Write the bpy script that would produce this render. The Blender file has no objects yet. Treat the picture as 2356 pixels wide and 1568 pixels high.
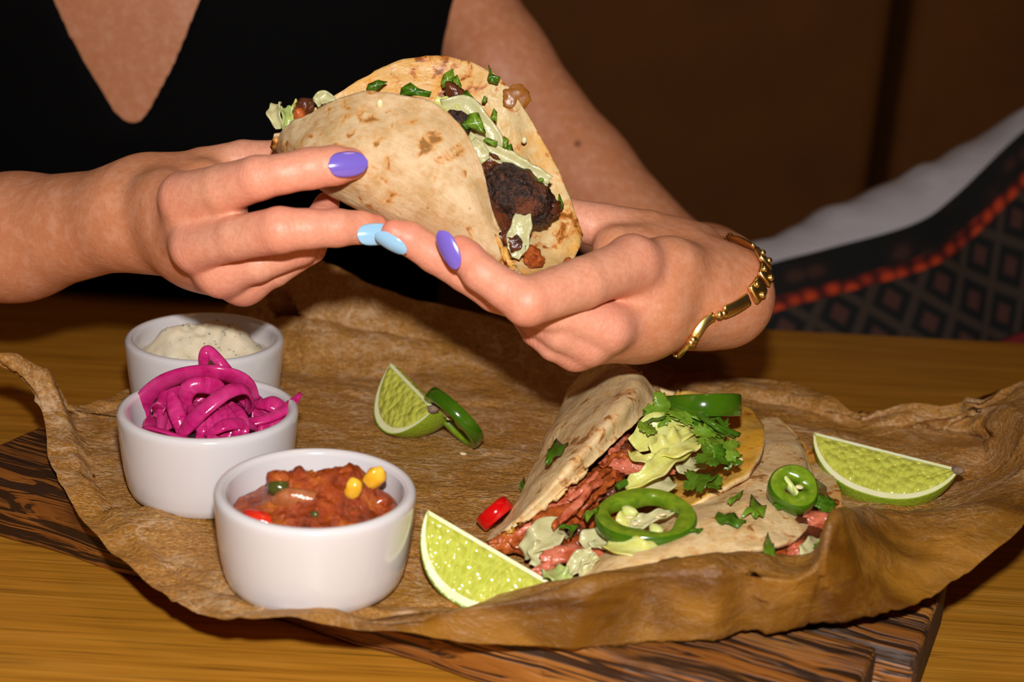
import bpy, bmesh, math, random
import numpy as np
from mathutils import Vector, Matrix, noise as mnoise

sc = bpy.context.scene
COL = sc.collection

# ------------------------------------------------------------------ camera
F_PX, W_PX, H_PX = 3272.2, 2356.0, 1568.0
PITCH, ROLL, CAM_Z = 0.3284, 0.06, 0.3064
cp_, sp_ = math.cos(PITCH), math.sin(PITCH)
FWD = np.array([0.0, cp_, -sp_])
_r, _u = np.array([1.0, 0, 0]), np.array([0.0, sp_, cp_])
RIGHT = math.cos(ROLL) * _r + math.sin(ROLL) * _u
UP = -math.sin(ROLL) * _r + math.cos(ROLL) * _u
EYE = np.array([0.0, 0.0, CAM_Z])

cam_data = bpy.data.cameras.new('camera')
cam_data.sensor_width = 36.0
cam_data.lens = 50.0
cam_data.clip_start = 0.02
cam_data.dof.use_dof = True
cam_data.dof.focus_distance = 0.635
cam_data.dof.aperture_fstop = 7.6
cam = bpy.data.objects.new('camera', cam_data)
COL.objects.link(cam)
m = Matrix.Identity(4)
for i in range(3):
    m[i][0], m[i][1], m[i][2], m[i][3] = RIGHT[i], UP[i], -FWD[i], EYE[i]
cam.matrix_world = m
sc.camera = cam

# ------------------------------------------------------------------ world, lights, exposure
world = bpy.data.worlds.new('dim_room')
sc.world = world
world.use_nodes = True
world.node_tree.nodes['Background'].inputs[0].default_value = (1.0, 0.62, 0.33, 1)
world.node_tree.nodes['Background'].inputs[1].default_value = 0.014

ld = bpy.data.lights.new('camera_flash', 'POINT')          # the flash above the lens
ld.energy = 17.5
ld.shadow_soft_size = 0.012
ld.color = (1.0, 0.965, 0.93)
lo = bpy.data.objects.new('camera_flash', ld)
lo.location = tuple(EYE + RIGHT * 0.005 + UP * 0.085)
COL.objects.link(lo)

pd = bpy.data.lights.new('warm_fill', 'AREA')          # dim warm fill added out of frame to warm the table and paper
pd.shape = 'DISK'
pd.size = 0.22
pd.energy = 1.0
pd.color = (1.0, 0.56, 0.22)
po = bpy.data.objects.new('warm_fill', pd)
po.location = (0.10, 0.62, 1.25)
COL.objects.link(po)

sc.view_settings.view_transform = 'Standard'
sc.view_settings.look = 'None'
sc.view_settings.exposure = 0.0
sc.view_settings.gamma = 1.0
sc.view_settings.use_curve_mapping = False


# ------------------------------------------------------------------ placing helpers
def at(px, py, d):
    """world point on the view ray of a photo point, d metres in front of the lens"""
    return EYE + d * (FWD + RIGHT * (px - W_PX / 2) / F_PX - UP * (py - H_PX / 2) / F_PX)

def on(px, py, z):
    """world point where the view ray of a photo point meets height z"""
    v = FWD + RIGHT * (px - W_PX / 2) / F_PX - UP * (py - H_PX / 2) / F_PX
    return EYE + v * (z - EYE[2]) / v[2]

def vec(p):
    return Vector((float(p[0]), float(p[1]), float(p[2])))

def unit(a):
    a = np.asarray(a, float)
    return a / (np.linalg.norm(a) + 1e-12)

def tag(o, label=None, cat=None, group=None, kind=None):
    if label: o['label'] = label
    if cat: o['category'] = cat
    if group: o['group'] = group
    if kind: o['kind'] = kind
    return o

def thing(name, loc, label, cat, group=None):
    o = bpy.data.objects.new(name, None)
    o.empty_display_size = 0.02
    o.location = vec(loc)
    COL.objects.link(o)
    return tag(o, label, cat, group)

def world_loc(o):
    l = Vector((0, 0, 0))
    while o is not None:
        l += o.location
        o = o.parent
    return np.array(l)

def mesh_obj(name, verts, faces, mats, parent=None, smooth=True, uvs=None, origin=None, mat_idx=None):
    verts = np.asarray(verts, float).reshape(-1, 3)
    if parent is not None:
        base = world_loc(parent)
    elif origin is not None:
        base = np.asarray(origin, float)
    else:
        c = (verts.min(0) + verts.max(0)) / 2
        base = np.array([c[0], c[1], verts[:, 2].min()])
    me = bpy.data.meshes.new(name)
    me.from_pydata((verts - base).tolist(), [], [tuple(int(i) for i in f) for f in faces])
    if not isinstance(mats, (list, tuple)):
        mats = [mats]
    for mt in mats:
        me.materials.append(mt)
    if smooth:
        me.polygons.foreach_set('use_smooth', [True] * len(me.polygons))
    if mat_idx is not None:
        me.polygons.foreach_set('material_index', list(mat_idx))
    if uvs is not None:
        uvl = me.uv_layers.new(name='UVMap')
        idx = np.empty(len(me.loops), dtype=np.int32)
        me.loops.foreach_get('vertex_index', idx)
        uvl.data.foreach_set('uv', np.asarray(uvs, np.float32)[idx].ravel())
    me.update()
    o = bpy.data.objects.new(name, me)
    if parent is None:
        o.location = vec(base)
    else:
        o.parent = parent
    COL.objects.link(o)
    return o

def bevel(o, w, seg=2):
    md = o.modifiers.new('bevel', 'BEVEL')
    md.width = w
    md.segments = seg
    md.limit_method = 'ANGLE'
    return o

def solid(o, t, offset=-1.0, mat_off=0, rim=0):
    md = o.modifiers.new('thickness', 'SOLIDIFY')
    md.thickness = t
    md.offset = offset
    md.material_offset = mat_off
    md.material_offset_rim = rim
    return o

def subsurf(o, lv=1):
    md = o.modifiers.new('smooth', 'SUBSURF')
    md.levels = lv
    md.render_levels = lv
    return o

def grid_faces(nu, nv, close_v=False, close_u=False):
    fs = []
    for i in range(nu if close_u else nu - 1):
        for j in range(nv if close_v else nv - 1):
            a = i * nv + j
            b = ((i + 1) % nu) * nv + j
            c = ((i + 1) % nu) * nv + (j + 1) % nv
            d = i * nv + (j + 1) % nv
            fs.append((a, b, c, d))
    return fs

def catmull(P, n, closed=False):
    """resample control points along axis 0 (Catmull-Rom)"""
    P = np.asarray(P, float)
    k = len(P)
    ts = np.linspace(0, k if closed else k - 1, n, endpoint=not closed)
    i = np.floor(ts).astype(int)
    if not closed:
        i = np.minimum(i, k - 2)
    f = (ts - i)
    f = f.reshape((-1,) + (1,) * (P.ndim - 1))
    if closed:
        p0, p1, p2, p3 = P[(i - 1) % k], P[i % k], P[(i + 1) % k], P[(i + 2) % k]
    else:
        E = np.concatenate([2 * P[:1] - P[1:2], P, 2 * P[-1:] - P[-2:-1]])
        p0, p1, p2, p3 = E[i], E[i + 1], E[i + 2], E[i + 3]
    return 0.5 * (2 * p1 + (p2 - p0) * f + (2 * p0 - 5 * p1 + 4 * p2 - p3) * f ** 2 + (3 * p1 - p0 - 3 * p2 + p3) * f ** 3)

def patch(ctrl, nu, nv):
    """ctrl[s][t] 3D -> smooth (nu, nv, 3) grid"""
    g = catmull(np.asarray(ctrl, float), nu)
    return catmull(g.transpose(1, 0, 2), nv).transpose(1, 0, 2)

def grid_normals(g):
    du = np.gradient(g, axis=0)
    dv = np.gradient(g, axis=1)
    n = np.cross(du, dv)
    return n / (np.linalg.norm(n, axis=2, keepdims=True) + 1e-12)

def fnoise(p, scale, seed=0.0):
    return mnoise.noise(Vector((p[0] * scale + seed * 7.31, p[1] * scale - seed * 3.7, p[2] * scale + seed * 1.9)))

def blob(name, c, r, mat, parent=None, amp=0.25, scale=120.0, seed=0, sub=3, rot=None, oct2=0.0, origin=None):
    bm = bmesh.new()
    bmesh.ops.create_icosphere(bm, subdivisions=sub, radius=1.0)
    c = np.asarray(c, float)
    R = Matrix.Identity(3) if rot is None else rot
    scale = max(scale, 1.7 / (sum(r) / 3)) if amp > .15 else scale
    vs, fs = [], []
    for v in bm.verts:
        p = Vector((v.co.x * r[0], v.co.y * r[1], v.co.z * r[2]))
        k = 1 + amp * fnoise(p, scale, seed) + oct2 * fnoise(p, scale * 3.1, seed + 5)
        p = R @ (p * k)
        vs.append((p.x + c[0], p.y + c[1], p.z + c[2]))
    fs = [[v.index for v in f.verts] for f in bm.faces]
    bm.free()
    return mesh_obj(name, vs, fs, mat, parent, origin=origin)

def euler(a, b, c):
    from mathutils import Euler
    return Euler((a, b, c)).to_matrix()

def frames(P):
    """tangent / normal / side along a polyline (parallel transport)"""
    P = np.asarray(P, float)
    T = np.gradient(P, axis=0)
    T /= np.linalg.norm(T, axis=1, keepdims=True) + 1e-12
    ref = np.array([0, -0.5, 0.85])
    n = ref - T[0] * (ref @ T[0])
    n = unit(n)
    Ns = []
    for t in T:
        n = unit(n - t * (n @ t))
        Ns.append(n)
    Ns = np.array(Ns)
    return T, Ns, np.cross(T, Ns)

def tube(P, rad, seg=10, n=24, flat=1.0, taper=None, cap=True, normal=None, sq=1.0, cup=0.0):
    """elliptic tube through control points; rad scalar or per control point"""
    P = np.asarray(P, float)
    rr = np.ones(len(P)) * rad if np.isscalar(rad) else np.asarray(rad, float)
    C = catmull(P, n)
    Rr = catmull(rr.reshape(-1, 1), n)[:, 0]
    T, N, B = frames(C)
    if normal is not None:
        nn = np.asarray(normal, float)
        N = np.array([unit(nn - t * (nn @ t)) for t in T])
        B = np.cross(T, N)
    vs = []
    for i in range(n):
        for k in range(seg):
            a = 2 * math.pi * k / seg
            ca, sa = math.cos(a), math.sin(a)
            if sq != 1.0: ca, sa = math.copysign(abs(ca) ** sq, ca), math.copysign(abs(sa) ** sq, sa)
            vs.append(C[i] + Rr[i] * (ca * B[i] + (flat * sa - cup * ca * ca) * N[i]))
    fs = grid_faces(n, seg, close_v=True)
    if cap:
        vs.append(C[0]); vs.append(C[-1])
        a, b = n * seg, n * seg + 1
        for k in range(seg):
            fs.append((a, (k + 1) % seg, k)[::-1])
            fs.append((b, (n - 1) * seg + k, (n - 1) * seg + (k + 1) % seg)[::-1])
    return np.array(vs), fs

def ribbon_grid(P, w, n=20, m=7, normal=(0, -0.7, 0.7), cup=0.15, wav=0.0, wavf=3.0, seed=0):
    """a leaf-like strip: (n, m, 3) grid with cupped cross section and wavy edges"""
    P = np.asarray(P, float)
    ww = np.ones(len(P)) * w if np.isscalar(w) else np.asarray(w, float)
    C = catmull(P, n)
    Wd = np.maximum(catmull(ww.reshape(-1, 1), n)[:, 0], 0.0003)
    T = np.gradient(C, axis=0); T /= np.linalg.norm(T, axis=1, keepdims=True) + 1e-12
    nn = np.asarray(normal, float)
    g = np.zeros((n, m, 3))
    for i in range(n):
        N = unit(nn - T[i] * (nn @ T[i])); B = np.cross(T[i], N)
        for j in range(m):
            x = 2 * j / (m - 1) - 1
            h = cup * Wd[i] * (x * x) + wav * abs(x) ** 1.5 * math.sin(wavf * 2 * math.pi * i / n + (2.0 if x > 0 else 0.3) + seed)
            e = 1 + 0.10 * math.sin(i * .62 + seed * 3 + (x > 0) * 2)
            g[i, j] = C[i] + B * x * Wd[i] / 2 * e + N * h
    return g

def grid_obj(name, g, mats, parent=None, uv=True, **kw):
    nu, nv = g.shape[:2]
    u, v = np.meshgrid(np.linspace(0, 1, nu), np.linspace(0, 1, nv), indexing='ij')
    return mesh_obj(name, g.reshape(-1, 3), grid_faces(nu, nv), mats, parent, uvs=np.stack([u, v], -1).reshape(-1, 2), **kw)

def box_obj(name, c, size, mat, parent=None, rotz=0.0, bev=0.002, kind=None):
    sx, sy, sz = [s / 2 for s in size]
    ca, sa = math.cos(rotz), math.sin(rotz)
    vs = []
    for x, y, z in [(-1, -1, -1), (1, -1, -1), (1, 1, -1), (-1, 1, -1), (-1, -1, 1), (1, -1, 1), (1, 1, 1), (-1, 1, 1)]:
        X, Y = x * sx, y * sy
        vs.append((c[0] + ca * X - sa * Y, c[1] + sa * X + ca * Y, c[2] + z * sz))
    fs = [(0, 3, 2, 1), (4, 5, 6, 7), (0, 1, 5, 4), (1, 2, 6, 5), (2, 3, 7, 6), (3, 0, 4, 7)]
    o = mesh_obj(name, vs, fs, mat, parent, smooth=False)
    if bev: bevel(o, bev)
    if kind: o['kind'] = kind
    return o


# ------------------------------------------------------------------ material helpers
class M:
    def __init__(self, name):
        self.m = bpy.data.materials.new(name)
        self.m.use_nodes = True
        self.nt = self.m.node_tree
        self.b = self.nt.nodes['Principled BSDF']
        self.out = self.nt.nodes['Material Output']
    def n(self, t, **kw):
        nd = self.nt.nodes.new(t)
        for k, v in kw.items():
            setattr(nd, k, v)
        return nd
    def link(self, a, b):
        self.nt.links.new(a, b)
    def set(self, **kw):
        for k, v in kw.items():
            k = k.replace('_', ' ')
            s = self.b.inputs[k]
            if hasattr(v, 'is_linked') or isinstance(v, bpy.types.NodeSocket):
                self.link(v, s)
            elif isinstance(v, tuple) and len(v) == 3 and s.type == 'RGBA':
                s.default_value = (*v, 1)
            else:
                s.default_value = v
        return self
    def coord(self, which='Object', scale=(1, 1, 1), rot=(0, 0, 0), loc=(0, 0, 0)):
        tc = self.n('ShaderNodeTexCoord')
        mp = self.n('ShaderNodeMapping')
        mp.inputs['Scale'].default_value = scale
        mp.inputs['Rotation'].default_value = rot
        mp.inputs['Location'].default_value = loc
        self.link(tc.outputs[which], mp.inputs[0])
        return mp.outputs[0]
    def noise(self, co, scale, detail=4, rough=0.55, dist=0.0):
        nd = self.n('ShaderNodeTexNoise')
        nd.inputs['Scale'].default_value = scale
        nd.inputs['Detail'].default_value = detail
        nd.inputs['Roughness'].default_value = rough
        nd.inputs['Distortion'].default_value = dist
        self.link(co, nd.inputs['Vector'])
        return nd.outputs[0]
    def voro(self, co, scale, feature='F1', out=0, rand=1.0):
        nd = self.n('ShaderNodeTexVoronoi', feature=feature)
        nd.inputs['Scale'].default_value = scale
        nd.inputs['Randomness'].default_value = rand
        self.link(co, nd.inputs['Vector'])
        return nd.outputs[out]
    def ramp(self, fac, stops, interp='LINEAR'):
        nd = self.n('ShaderNodeValToRGB')
        cr = nd.color_ramp
        cr.interpolation = interp
        while len(cr.elements) < len(stops):
            cr.elements.new(0.5)
        for e, (p, c) in zip(cr.elements, stops):
            e.position = p
            e.color = (*c, 1) if isinstance(c, tuple) else (c, c, c, 1)
        self.link(fac, nd.inputs[0])
        return nd.outputs[0]
    def mix(self, fac, a, b, mode='MIX'):
        nd = self.n('ShaderNodeMix', data_type='RGBA', blend_type=mode)
        for s, v in ((nd.inputs[0], fac), (nd.inputs[6], a), (nd.inputs[7], b)):
            if isinstance(v, bpy.types.NodeSocket): self.link(v, s)
            elif isinstance(v, tuple): s.default_value = (*v, 1)
            else: s.default_value = v
        return nd.outputs[2]
    def math(self, op, a, b=0.0, clamp=False):
        nd = self.n('ShaderNodeMath', operation=op, use_clamp=clamp)
        for s, v in ((nd.inputs[0], a), (nd.inputs[1], b)):
            if isinstance(v, bpy.types.NodeSocket): self.link(v, s)
            else: s.default_value = v
        return nd.outputs[0]
    def attr(self, name):
        nd = self.n('ShaderNodeAttribute', attribute_name=name)
        return nd.outputs['Fac']
    def bump(self, h, strength=0.3, dist=0.001, prev=None):
        nd = self.n('ShaderNodeBump')
        nd.inputs['Strength'].default_value = strength
        nd.inputs['Distance'].default_value = dist
        self.link(h, nd.inputs['Height'])
        if prev is not None: self.link(prev, nd.inputs['Normal'])
        return nd.outputs[0]
    def translucent(self, fac, color):
        tr = self.n('ShaderNodeBsdfTranslucent')
        if isinstance(color, bpy.types.NodeSocket): self.link(color, tr.inputs[0])
        else: tr.inputs[0].default_value = (*color, 1)
        mx = self.n('ShaderNodeMixShader')
        mx.inputs[0].default_value = fac
        self.link(self.b.outputs[0], mx.inputs[1])
        self.link(tr.outputs[0], mx.inputs[2])
        self.link(mx.outputs[0], self.out.inputs[0])
        return self

def simple(name, col, rough=0.5, var=0.0, vscale=150, bump=0.0, bscale=300, sss=0.0, spec=0.5, metal=0.0, coat=0.0, trans=0.0, col2=None, bdist=0.0008):
    x = M(name)
    x.set(Roughness=rough, Metallic=metal)
    x.b.inputs['Specular IOR Level'].default_value = spec
    co = x.coord()
    if var > 0 or col2:
        c2 = col2 or tuple(c * (1 - var) for c in col)
        x.set(Base_Color=x.mix(x.ramp(x.noise(co, vscale), [(0.35, 0.0), (0.65, 1.0)]), col, c2))
    else:
        x.set(Base_Color=col)
    if bump > 0:
        x.set(Normal=x.bump(x.noise(co, bscale, 3), bump, bdist))
    if sss > 0:
        x.b.inputs['Subsurface Weight'].default_value = sss
        x.b.inputs['Subsurface Scale'].default_value = 0.003
    if coat > 0:
        x.b.inputs['Coat Weight'].default_value = coat
        x.b.inputs['Coat Roughness'].default_value = 0.08
    if trans > 0:
        x.translucent(trans, col)
    return x.m

# ------------------------------------------------------------------ materials
def wood_table():
    x = M('oak_table')
    co = x.coord(scale=(1, 1, 1))
    st = x.coord(scale=(2.2, 42, 42))
    fine = x.coord(scale=(9, 330, 330))
    big = x.noise(st, 3.0, 5, 0.6, 0.6)
    g = x.noise(fine, 1.0, 3, 0.6)
    c = x.ramp(big, [(0.25, (0.39, 0.155, 0.010)), (0.5, (0.48, 0.200, 0.016)), (0.75, (0.60, 0.270, 0.032))])
    dk = x.ramp(g, [(0.36, 0.68), (0.52, 1.0)])
    pores = x.ramp(x.noise(x.coord(scale=(14, 700, 700)), 1.0, 2), [(0.33, 0.6), (0.43, 1.0)])
    c = x.mix(1.0, x.mix(0.75, c, dk, 'MULTIPLY'), pores, 'MULTIPLY')
    x.set(Base_Color=c, Roughness=0.42, Normal=x.bump(g, 0.35, 0.0006))
    return x.m

def wood_charred():
    x = M('charred_pine')
    co = x.coord(scale=(3.5, 70, 70))
    n1 = x.noise(co, 1.4, 4, 0.55, 1.2)
    w = x.math('SINE', x.math('MULTIPLY', n1, 30.0))
    grain = x.ramp(x.math('MULTIPLY_ADD', w, 0.5), [(0.0, 0.0), (1.0, 1.0)])
    ww = x.n('ShaderNodeMapRange'); x.link(w, ww.inputs[0]); ww.inputs[1].default_value = -1; ww.inputs[2].default_value = 1
    patchy = x.noise(x.coord(scale=(10, 30, 30)), 1.0, 3)
    base = x.ramp(patchy, [(0.3, (0.14, 0.040, 0.007)), (0.55, (0.31, 0.105, 0.014)), (0.75, (0.48, 0.20, 0.035))])
    c = x.mix(x.ramp(ww.outputs[0], [(0.25, 0.92), (0.62, 0.0)]), base, (0.012, 0.005, 0.003))
    edge = x.ramp(x.noise(x.coord(scale=(16, 60, 60)), 1.0, 4), [(0.52, 0.0), (0.70, 0.85)])
    c = x.mix(edge, c, (0.015, 0.007, 0.004))
    x.set(Base_Color=c, Roughness=0.5, Normal=x.bump(ww.outputs[0], 0.7, 0.0012))
    return x.m

def paper_mat():
    x = M('brown_baking_paper')
    co = x.coord()
    fib = x.noise(x.coord(scale=(1, 1.2, 1.2)), 520, 4, 0.75)
    mid = x.noise(co, 60, 4, 0.6)
    c = x.mix(mid, (0.72, 0.345, 0.075), (0.54, 0.235, 0.036))
    c = x.mix(x.ramp(fib, [(0.38, 0.75), (0.62, 0.0)]), c, (0.27, 0.105, 0.014))
    tan = x.ramp(x.noise(x.coord(scale=(1, 1.15, 1.15), loc=(2, 6, 1)), 640, 4, 0.75), [(0.52, 0.0), (0.70, 0.8)])
    c = x.mix(tan, c, (0.92, 0.60, 0.28))
    grease = x.ramp(x.noise(x.coord(loc=(0.3, 0.1, 0)), 14, 3), [(0.5, 0.0), (0.66, 0.55)])
    c = x.mix(x.math('MULTIPLY', grease, 0.7), c, (0.42, 0.190, 0.018))
    gr = x.math('MULTIPLY', x.attr('grease'), x.ramp(x.noise(co, 22, 3), [(0.3, 0.75), (0.6, 1.0)]))
    gcol = x.ramp(x.noise(x.coord(scale=(.6, 1, 1.4), loc=(4, 2, 1)), 32, 3, 0.5, 0.6), [(0.36, (0.12, 0.040, 0.001)), (0.5, (0.24, 0.096, 0.006)), (0.66, (0.42, 0.185, 0.020))])
    c = x.mix(gr, c, gcol)
    dry = x.math('SUBTRACT', 1.0, x.math('MULTIPLY', gr, 0.6))
    warp = x.n('ShaderNodeVectorMath', operation='ADD')
    nz = x.n('ShaderNodeTexNoise'); nz.inputs['Scale'].default_value = 30; x.link(co, nz.inputs['Vector'])
    sc_ = x.n('ShaderNodeVectorMath', operation='SCALE'); x.link(nz.outputs[1], sc_.inputs[0]); sc_.inputs['Scale'].default_value = 0.03
    x.link(co, warp.inputs[0]); x.link(sc_.outputs[0], warp.inputs[1])
    def ridge(scale, sx, width, seed):
        nn = x.noise(x.coord(scale=(1, sx, sx), loc=(seed, 0, 0)), scale, 3, 0.5, 0.7)
        return x.ramp(x.math('ABSOLUTE', x.math('SUBTRACT', nn, 0.5)), [(0.0, 1.0), (width, 0.0)])
    e1 = ridge(24, 1.4, 0.020, 0.0)
    e2 = ridge(58, 1.7, 0.036, 3.0)
    e4 = ridge(120, 2.0, 0.06, 7.0)
    e3 = x.noise(x.coord(scale=(1, 1.8, 1.8), rot=(0, 0, .25)), 75, 4, 0.6, 0.9)
    e5 = x.noise(x.coord(scale=(1, 1.5, 1.5), loc=(3, 3, 0), rot=(0, 0, -.2)), 300, 5, 0.7, 0.8)
    nb = x.bump(x.math('MULTIPLY', e1, dry), 0.35, 0.0007)
    nb = x.bump(x.math('MULTIPLY', e2, dry), 0.30, 0.0005, nb)
    nb = x.bump(x.math('MULTIPLY', e4, dry), 0.25, 0.0004, nb)
    nb = x.bump(x.math('MULTIPLY', e3, dry), 0.8, 0.0030, nb)
    nb = x.bump(x.math('MULTIPLY', e5, dry), 0.6, 0.0010, nb)
    nb = x.bump(fib, 0.35, 0.0004, nb)
    wear_glint = x.math('MULTIPLY', x.math('MAXIMUM', e1, x.math('MAXIMUM', x.math('MULTIPLY', e2, 0.8), x.math('MULTIPLY', e4, 0.5))), x.ramp(x.noise(co, 45, 3), [(0.42, 0.0), (0.62, 0.75)]))  # worn creases, with their pale highlights painted into the colour
    c = x.mix(x.math('MULTIPLY', wear_glint, x.math('SUBTRACT', 1.0, gr)), c, (0.95, 0.68, 0.42))
    x.set(Base_Color=c, Roughness=0.40, Normal=nb)
    x.b.inputs['Specular IOR Level'].default_value = 0.4
    return x.translucent(0.2, (0.40, 0.19, 0.045)).m

def tortilla_mat(name, base, stain, spots, stain_amt, spot_thr, streak=(1, 1, 1)):
    x = M(name)
    co = x.coord()
    uv = x.coord('UV', scale=streak)
    mot = x.noise(co, 55, 5, 0.6)
    c = x.mix(x.ramp(mot, [(0.35, 0.0), (0.7, 1.0)]), base, tuple(b * k for b, k in zip(base, (0.80, 0.70, 0.52))))
    fm = x.noise(x.coord(loc=(5, 2, 7)), 330, 4, 0.7)
    c = x.mix(x.ramp(fm, [(0.40, 0.0), (0.62, 0.75)]), c, tuple(b * k for b, k in zip(base, (0.80, 0.62, 0.40))))
    fm2 = x.noise(x.coord(loc=(8, 1, 3)), 120, 4, 0.6)
    c = x.mix(x.ramp(fm2, [(0.46, 0.0), (0.62, 0.65)]), c, tuple(min(1, b * k) for b, k in zip(base, (1.04, 1.05, 1.08))))
    grey = x.ramp(x.noise(x.coord(loc=(3, 1, 2)), 26, 4), [(0.52, 0.0), (0.75, 0.40)])
    c = x.mix(grey, c, tuple(b * k for b, k in zip(base, (0.62, 0.60, 0.62))))
    if stain_amt:
        s = x.ramp(x.noise(x.coord(loc=(1, 5, 0)), 30, 5, 0.6), [(0.5 - stain_amt * 0.25, 0.0), (0.62 - stain_amt * 0.1, 1.0)])
        c = x.mix(s, c, stain)
    sp = x.noise(x.coord(loc=(2, 0.4, 1)), 150, 4, 0.6, 0.4)
    blot = x.noise(x.coord(loc=(0.2, 2, 1)), 30, 2)
    spf = x.math('ADD', x.math('MULTIPLY', sp, 0.72), x.math('MULTIPLY', blot, 0.28))
    f1 = x.ramp(spf, [(spot_thr, 0.0), (spot_thr + 0.06, 0.8)])
    f2 = x.ramp(spf, [(spot_thr + 0.05, 0.0), (spot_thr + 0.10, 0.9)])
    c = x.mix(f1, c, spots)
    c = x.mix(f2, c, tuple(s * 0.42 for s in spots))
    dots = x.ramp(x.voro(co, 150), [(0.07, 0.9), (0.11, 0.0)])
    dsel = x.ramp(x.noise(co, 60, 1), [(0.60, 0.0), (0.66, 1.0)])
    c = x.mix(x.math('MULTIPLY', dots, dsel), c, (0.10, 0.045, 0.015))
    bl = x.noise(co, 140, 4, 0.6)
    st = x.noise(uv, 6.0, 4, 0.6, 0.4)
    nb = x.bump(st, 0.35, 0.0014)
    nb = x.bump(bl, 0.35, 0.0010, nb)
    x.set(Base_Color=c, Roughness=0.55 if not stain_amt else 0.38, Normal=nb)
    x.b.inputs['Subsurface Weight'].default_value = 0.12
    x.b.inputs['Subsurface Scale'].default_value = 0.003
    return x.m

def skin_mat():
    x = M('fair_skin')
    co = x.coord()
    pink = x.attr('pink')
    wr = x.attr('wrinkle')
    axial = x.attr('axial')
    c = x.mix(x.noise(co, 45, 4), (0.70, 0.300, 0.150), (0.61, 0.230, 0.105))
    c = x.mix(x.attr('finger'), c, x.mix(x.noise(co, 60, 3), (0.86, 0.42, 0.285), (0.78, 0.33, 0.205)))
    c = x.mix(x.ramp(x.noise(co, 520, 4, 0.7), [(0.38, 0.32), (0.6, 0.0)]), c, (0.54, 0.17, 0.075))
    c = x.mix(x.ramp(x.noise(x.coord(loc=(1, 4, 2)), 170, 4, 0.6), [(0.45, 0.0), (0.7, 0.35)]), c, (0.88, 0.48, 0.33))
    c = x.mix(pink, c, (0.80, 0.260, 0.175))
    c = x.mix(x.attr('mole'), c, (0.16, 0.055, 0.03))
    lines = x.math('SINE', x.math('ADD', x.math('MULTIPLY', axial, 2900.0), x.math('MULTIPLY', x.noise(co, 160, 3), 16.0)))
    cre = x.math('MULTIPLY', lines, wr)
    vor = x.voro(x.coord(), 750, 'DISTANCE_TO_EDGE')
    fine = x.noise(x.coord(scale=(1, 1, 1)), 420, 4, 0.65)
    nb = x.bump(cre, 0.42, 0.0005)
    nb = x.bump(x.ramp(vor, [(0.0, 0.0), (0.14, 1.0)]), 0.14, 0.0003, nb)
    nb = x.bump(fine, 0.30, 0.0006, nb)
    nb = x.bump(x.noise(x.coord(scale=(1, 1, 1)), 110, 3), 0.25, 0.0012, nb)
    x.set(Base_Color=c, Roughness=0.43, Normal=nb)
    x.b.inputs['Specular IOR Level'].default_value = 0.42
    x.b.inputs['Subsurface Weight'].default_value = 0.13
    x.b.inputs['Subsurface Scale'].default_value = 0.004
    x.b.inputs['Subsurface Radius'].default_value = (1.0, 0.35, 0.2)
    return x.m

def flesh_mat(name, a, b, rough=0.07, axis_scale=(60, 420, 420), bump=0.8, bscale=1.0, sss=0.3):
    """juicy citrus pulp with long vesicles running out from the core"""
    x = M(name)
    uv = x.coord('UV', scale=(15, 2.4, 1))
    v = x.voro(uv, 1.0, 'F1')
    e = x.voro(uv, 1.0, 'DISTANCE_TO_EDGE')
    n = x.noise(x.coord('UV', scale=(30, 3, 1)), 1.0, 4)
    c = x.mix(n, a, b)
    c = x.mix(x.ramp(e, [(0.0, 0.30), (0.22, 0.0)]), c, tuple(min(1, k * 1.3 + 0.06) for k in a))
    x.set(Base_Color=c, Roughness=rough, Normal=x.bump(x.math('MULTIPLY', x.voro(x.coord(), 270), -1.0), 0.7, 0.0022, x.bump(v, 0.5, 0.0006)))
    x.b.inputs['Subsurface Weight'].default_value = sss
    x.b.inputs['Subsurface Scale'].default_value = 0.006
    x.b.inputs['Subsurface Radius'].default_value = (0.6, 1.0, 0.25)
    x.b.inputs['Specular IOR Level'].default_value = 0.8
    return x.m

def cushion_mat():
    x = M('woven_diamond_fabric')
    tc = x.n('ShaderNodeTexCoord')
    sep = x.n('ShaderNodeSeparateXYZ'); x.link(tc.outputs['UV'], sep.inputs[0])
    u, v = sep.outputs[0], sep.outputs[1]                       # metres along / across the top seam
    def cell(s):
        t = x.math('DIVIDE', s, 0.034)
        return x.math('ABSOLUTE', x.math('SUBTRACT', x.math('FRACT', x.math('ADD', t, 40.0)), 0.5))
    a = x.math('MULTIPLY', x.math('ADD', u, v), 0.7071)
    b = x.math('MULTIPLY', x.math('SUBTRACT', u, v), 0.7071)
    d = x.math('MAXIMUM', cell(a), cell(b))
    dia = x.ramp(d, [(0.0, (0.085, 0.028, 0.020)), (0.17, (0.075, 0.024, 0.018)), (0.21, (0.004, 0.005, 0.005)), (0.36, (0.003, 0.004, 0.004)), (0.42, (0.045, 0.026, 0.018)), (0.5, (0.055, 0.033, 0.022))])
    top = x.ramp(x.voro(x.coord('UV', scale=(30, 60, 1)), 1.0), [(0.15, (0.055, 0.018, 0.012)), (0.35, (0.010, 0.004, 0.003)), (0.6, (0.003, 0.003, 0.003))])
    beads = x.ramp(x.voro(x.coord('UV', scale=(60, 90, 1), loc=(0, 0.4, 0)), 1.0, rand=0.4), [(0.25, (0.62, 0.055, 0.008)), (0.5, (0.16, 0.009, 0.004)), (0.7, (0.02, 0.003, 0.002))])
    s1 = x.math('GREATER_THAN', v, 0.024)
    s0 = x.math('GREATER_THAN', v, 0.034)
    c = x.mix(s1, top, beads)
    c = x.mix(s0, c, dia)
    weave = x.noise(x.coord('UV', scale=(900, 900, 1)), 1.0, 1)
    x.set(Base_Color=c, Roughness=0.85, Normal=x.bump(weave, 0.4, 0.0006))
    return x.m

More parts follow.
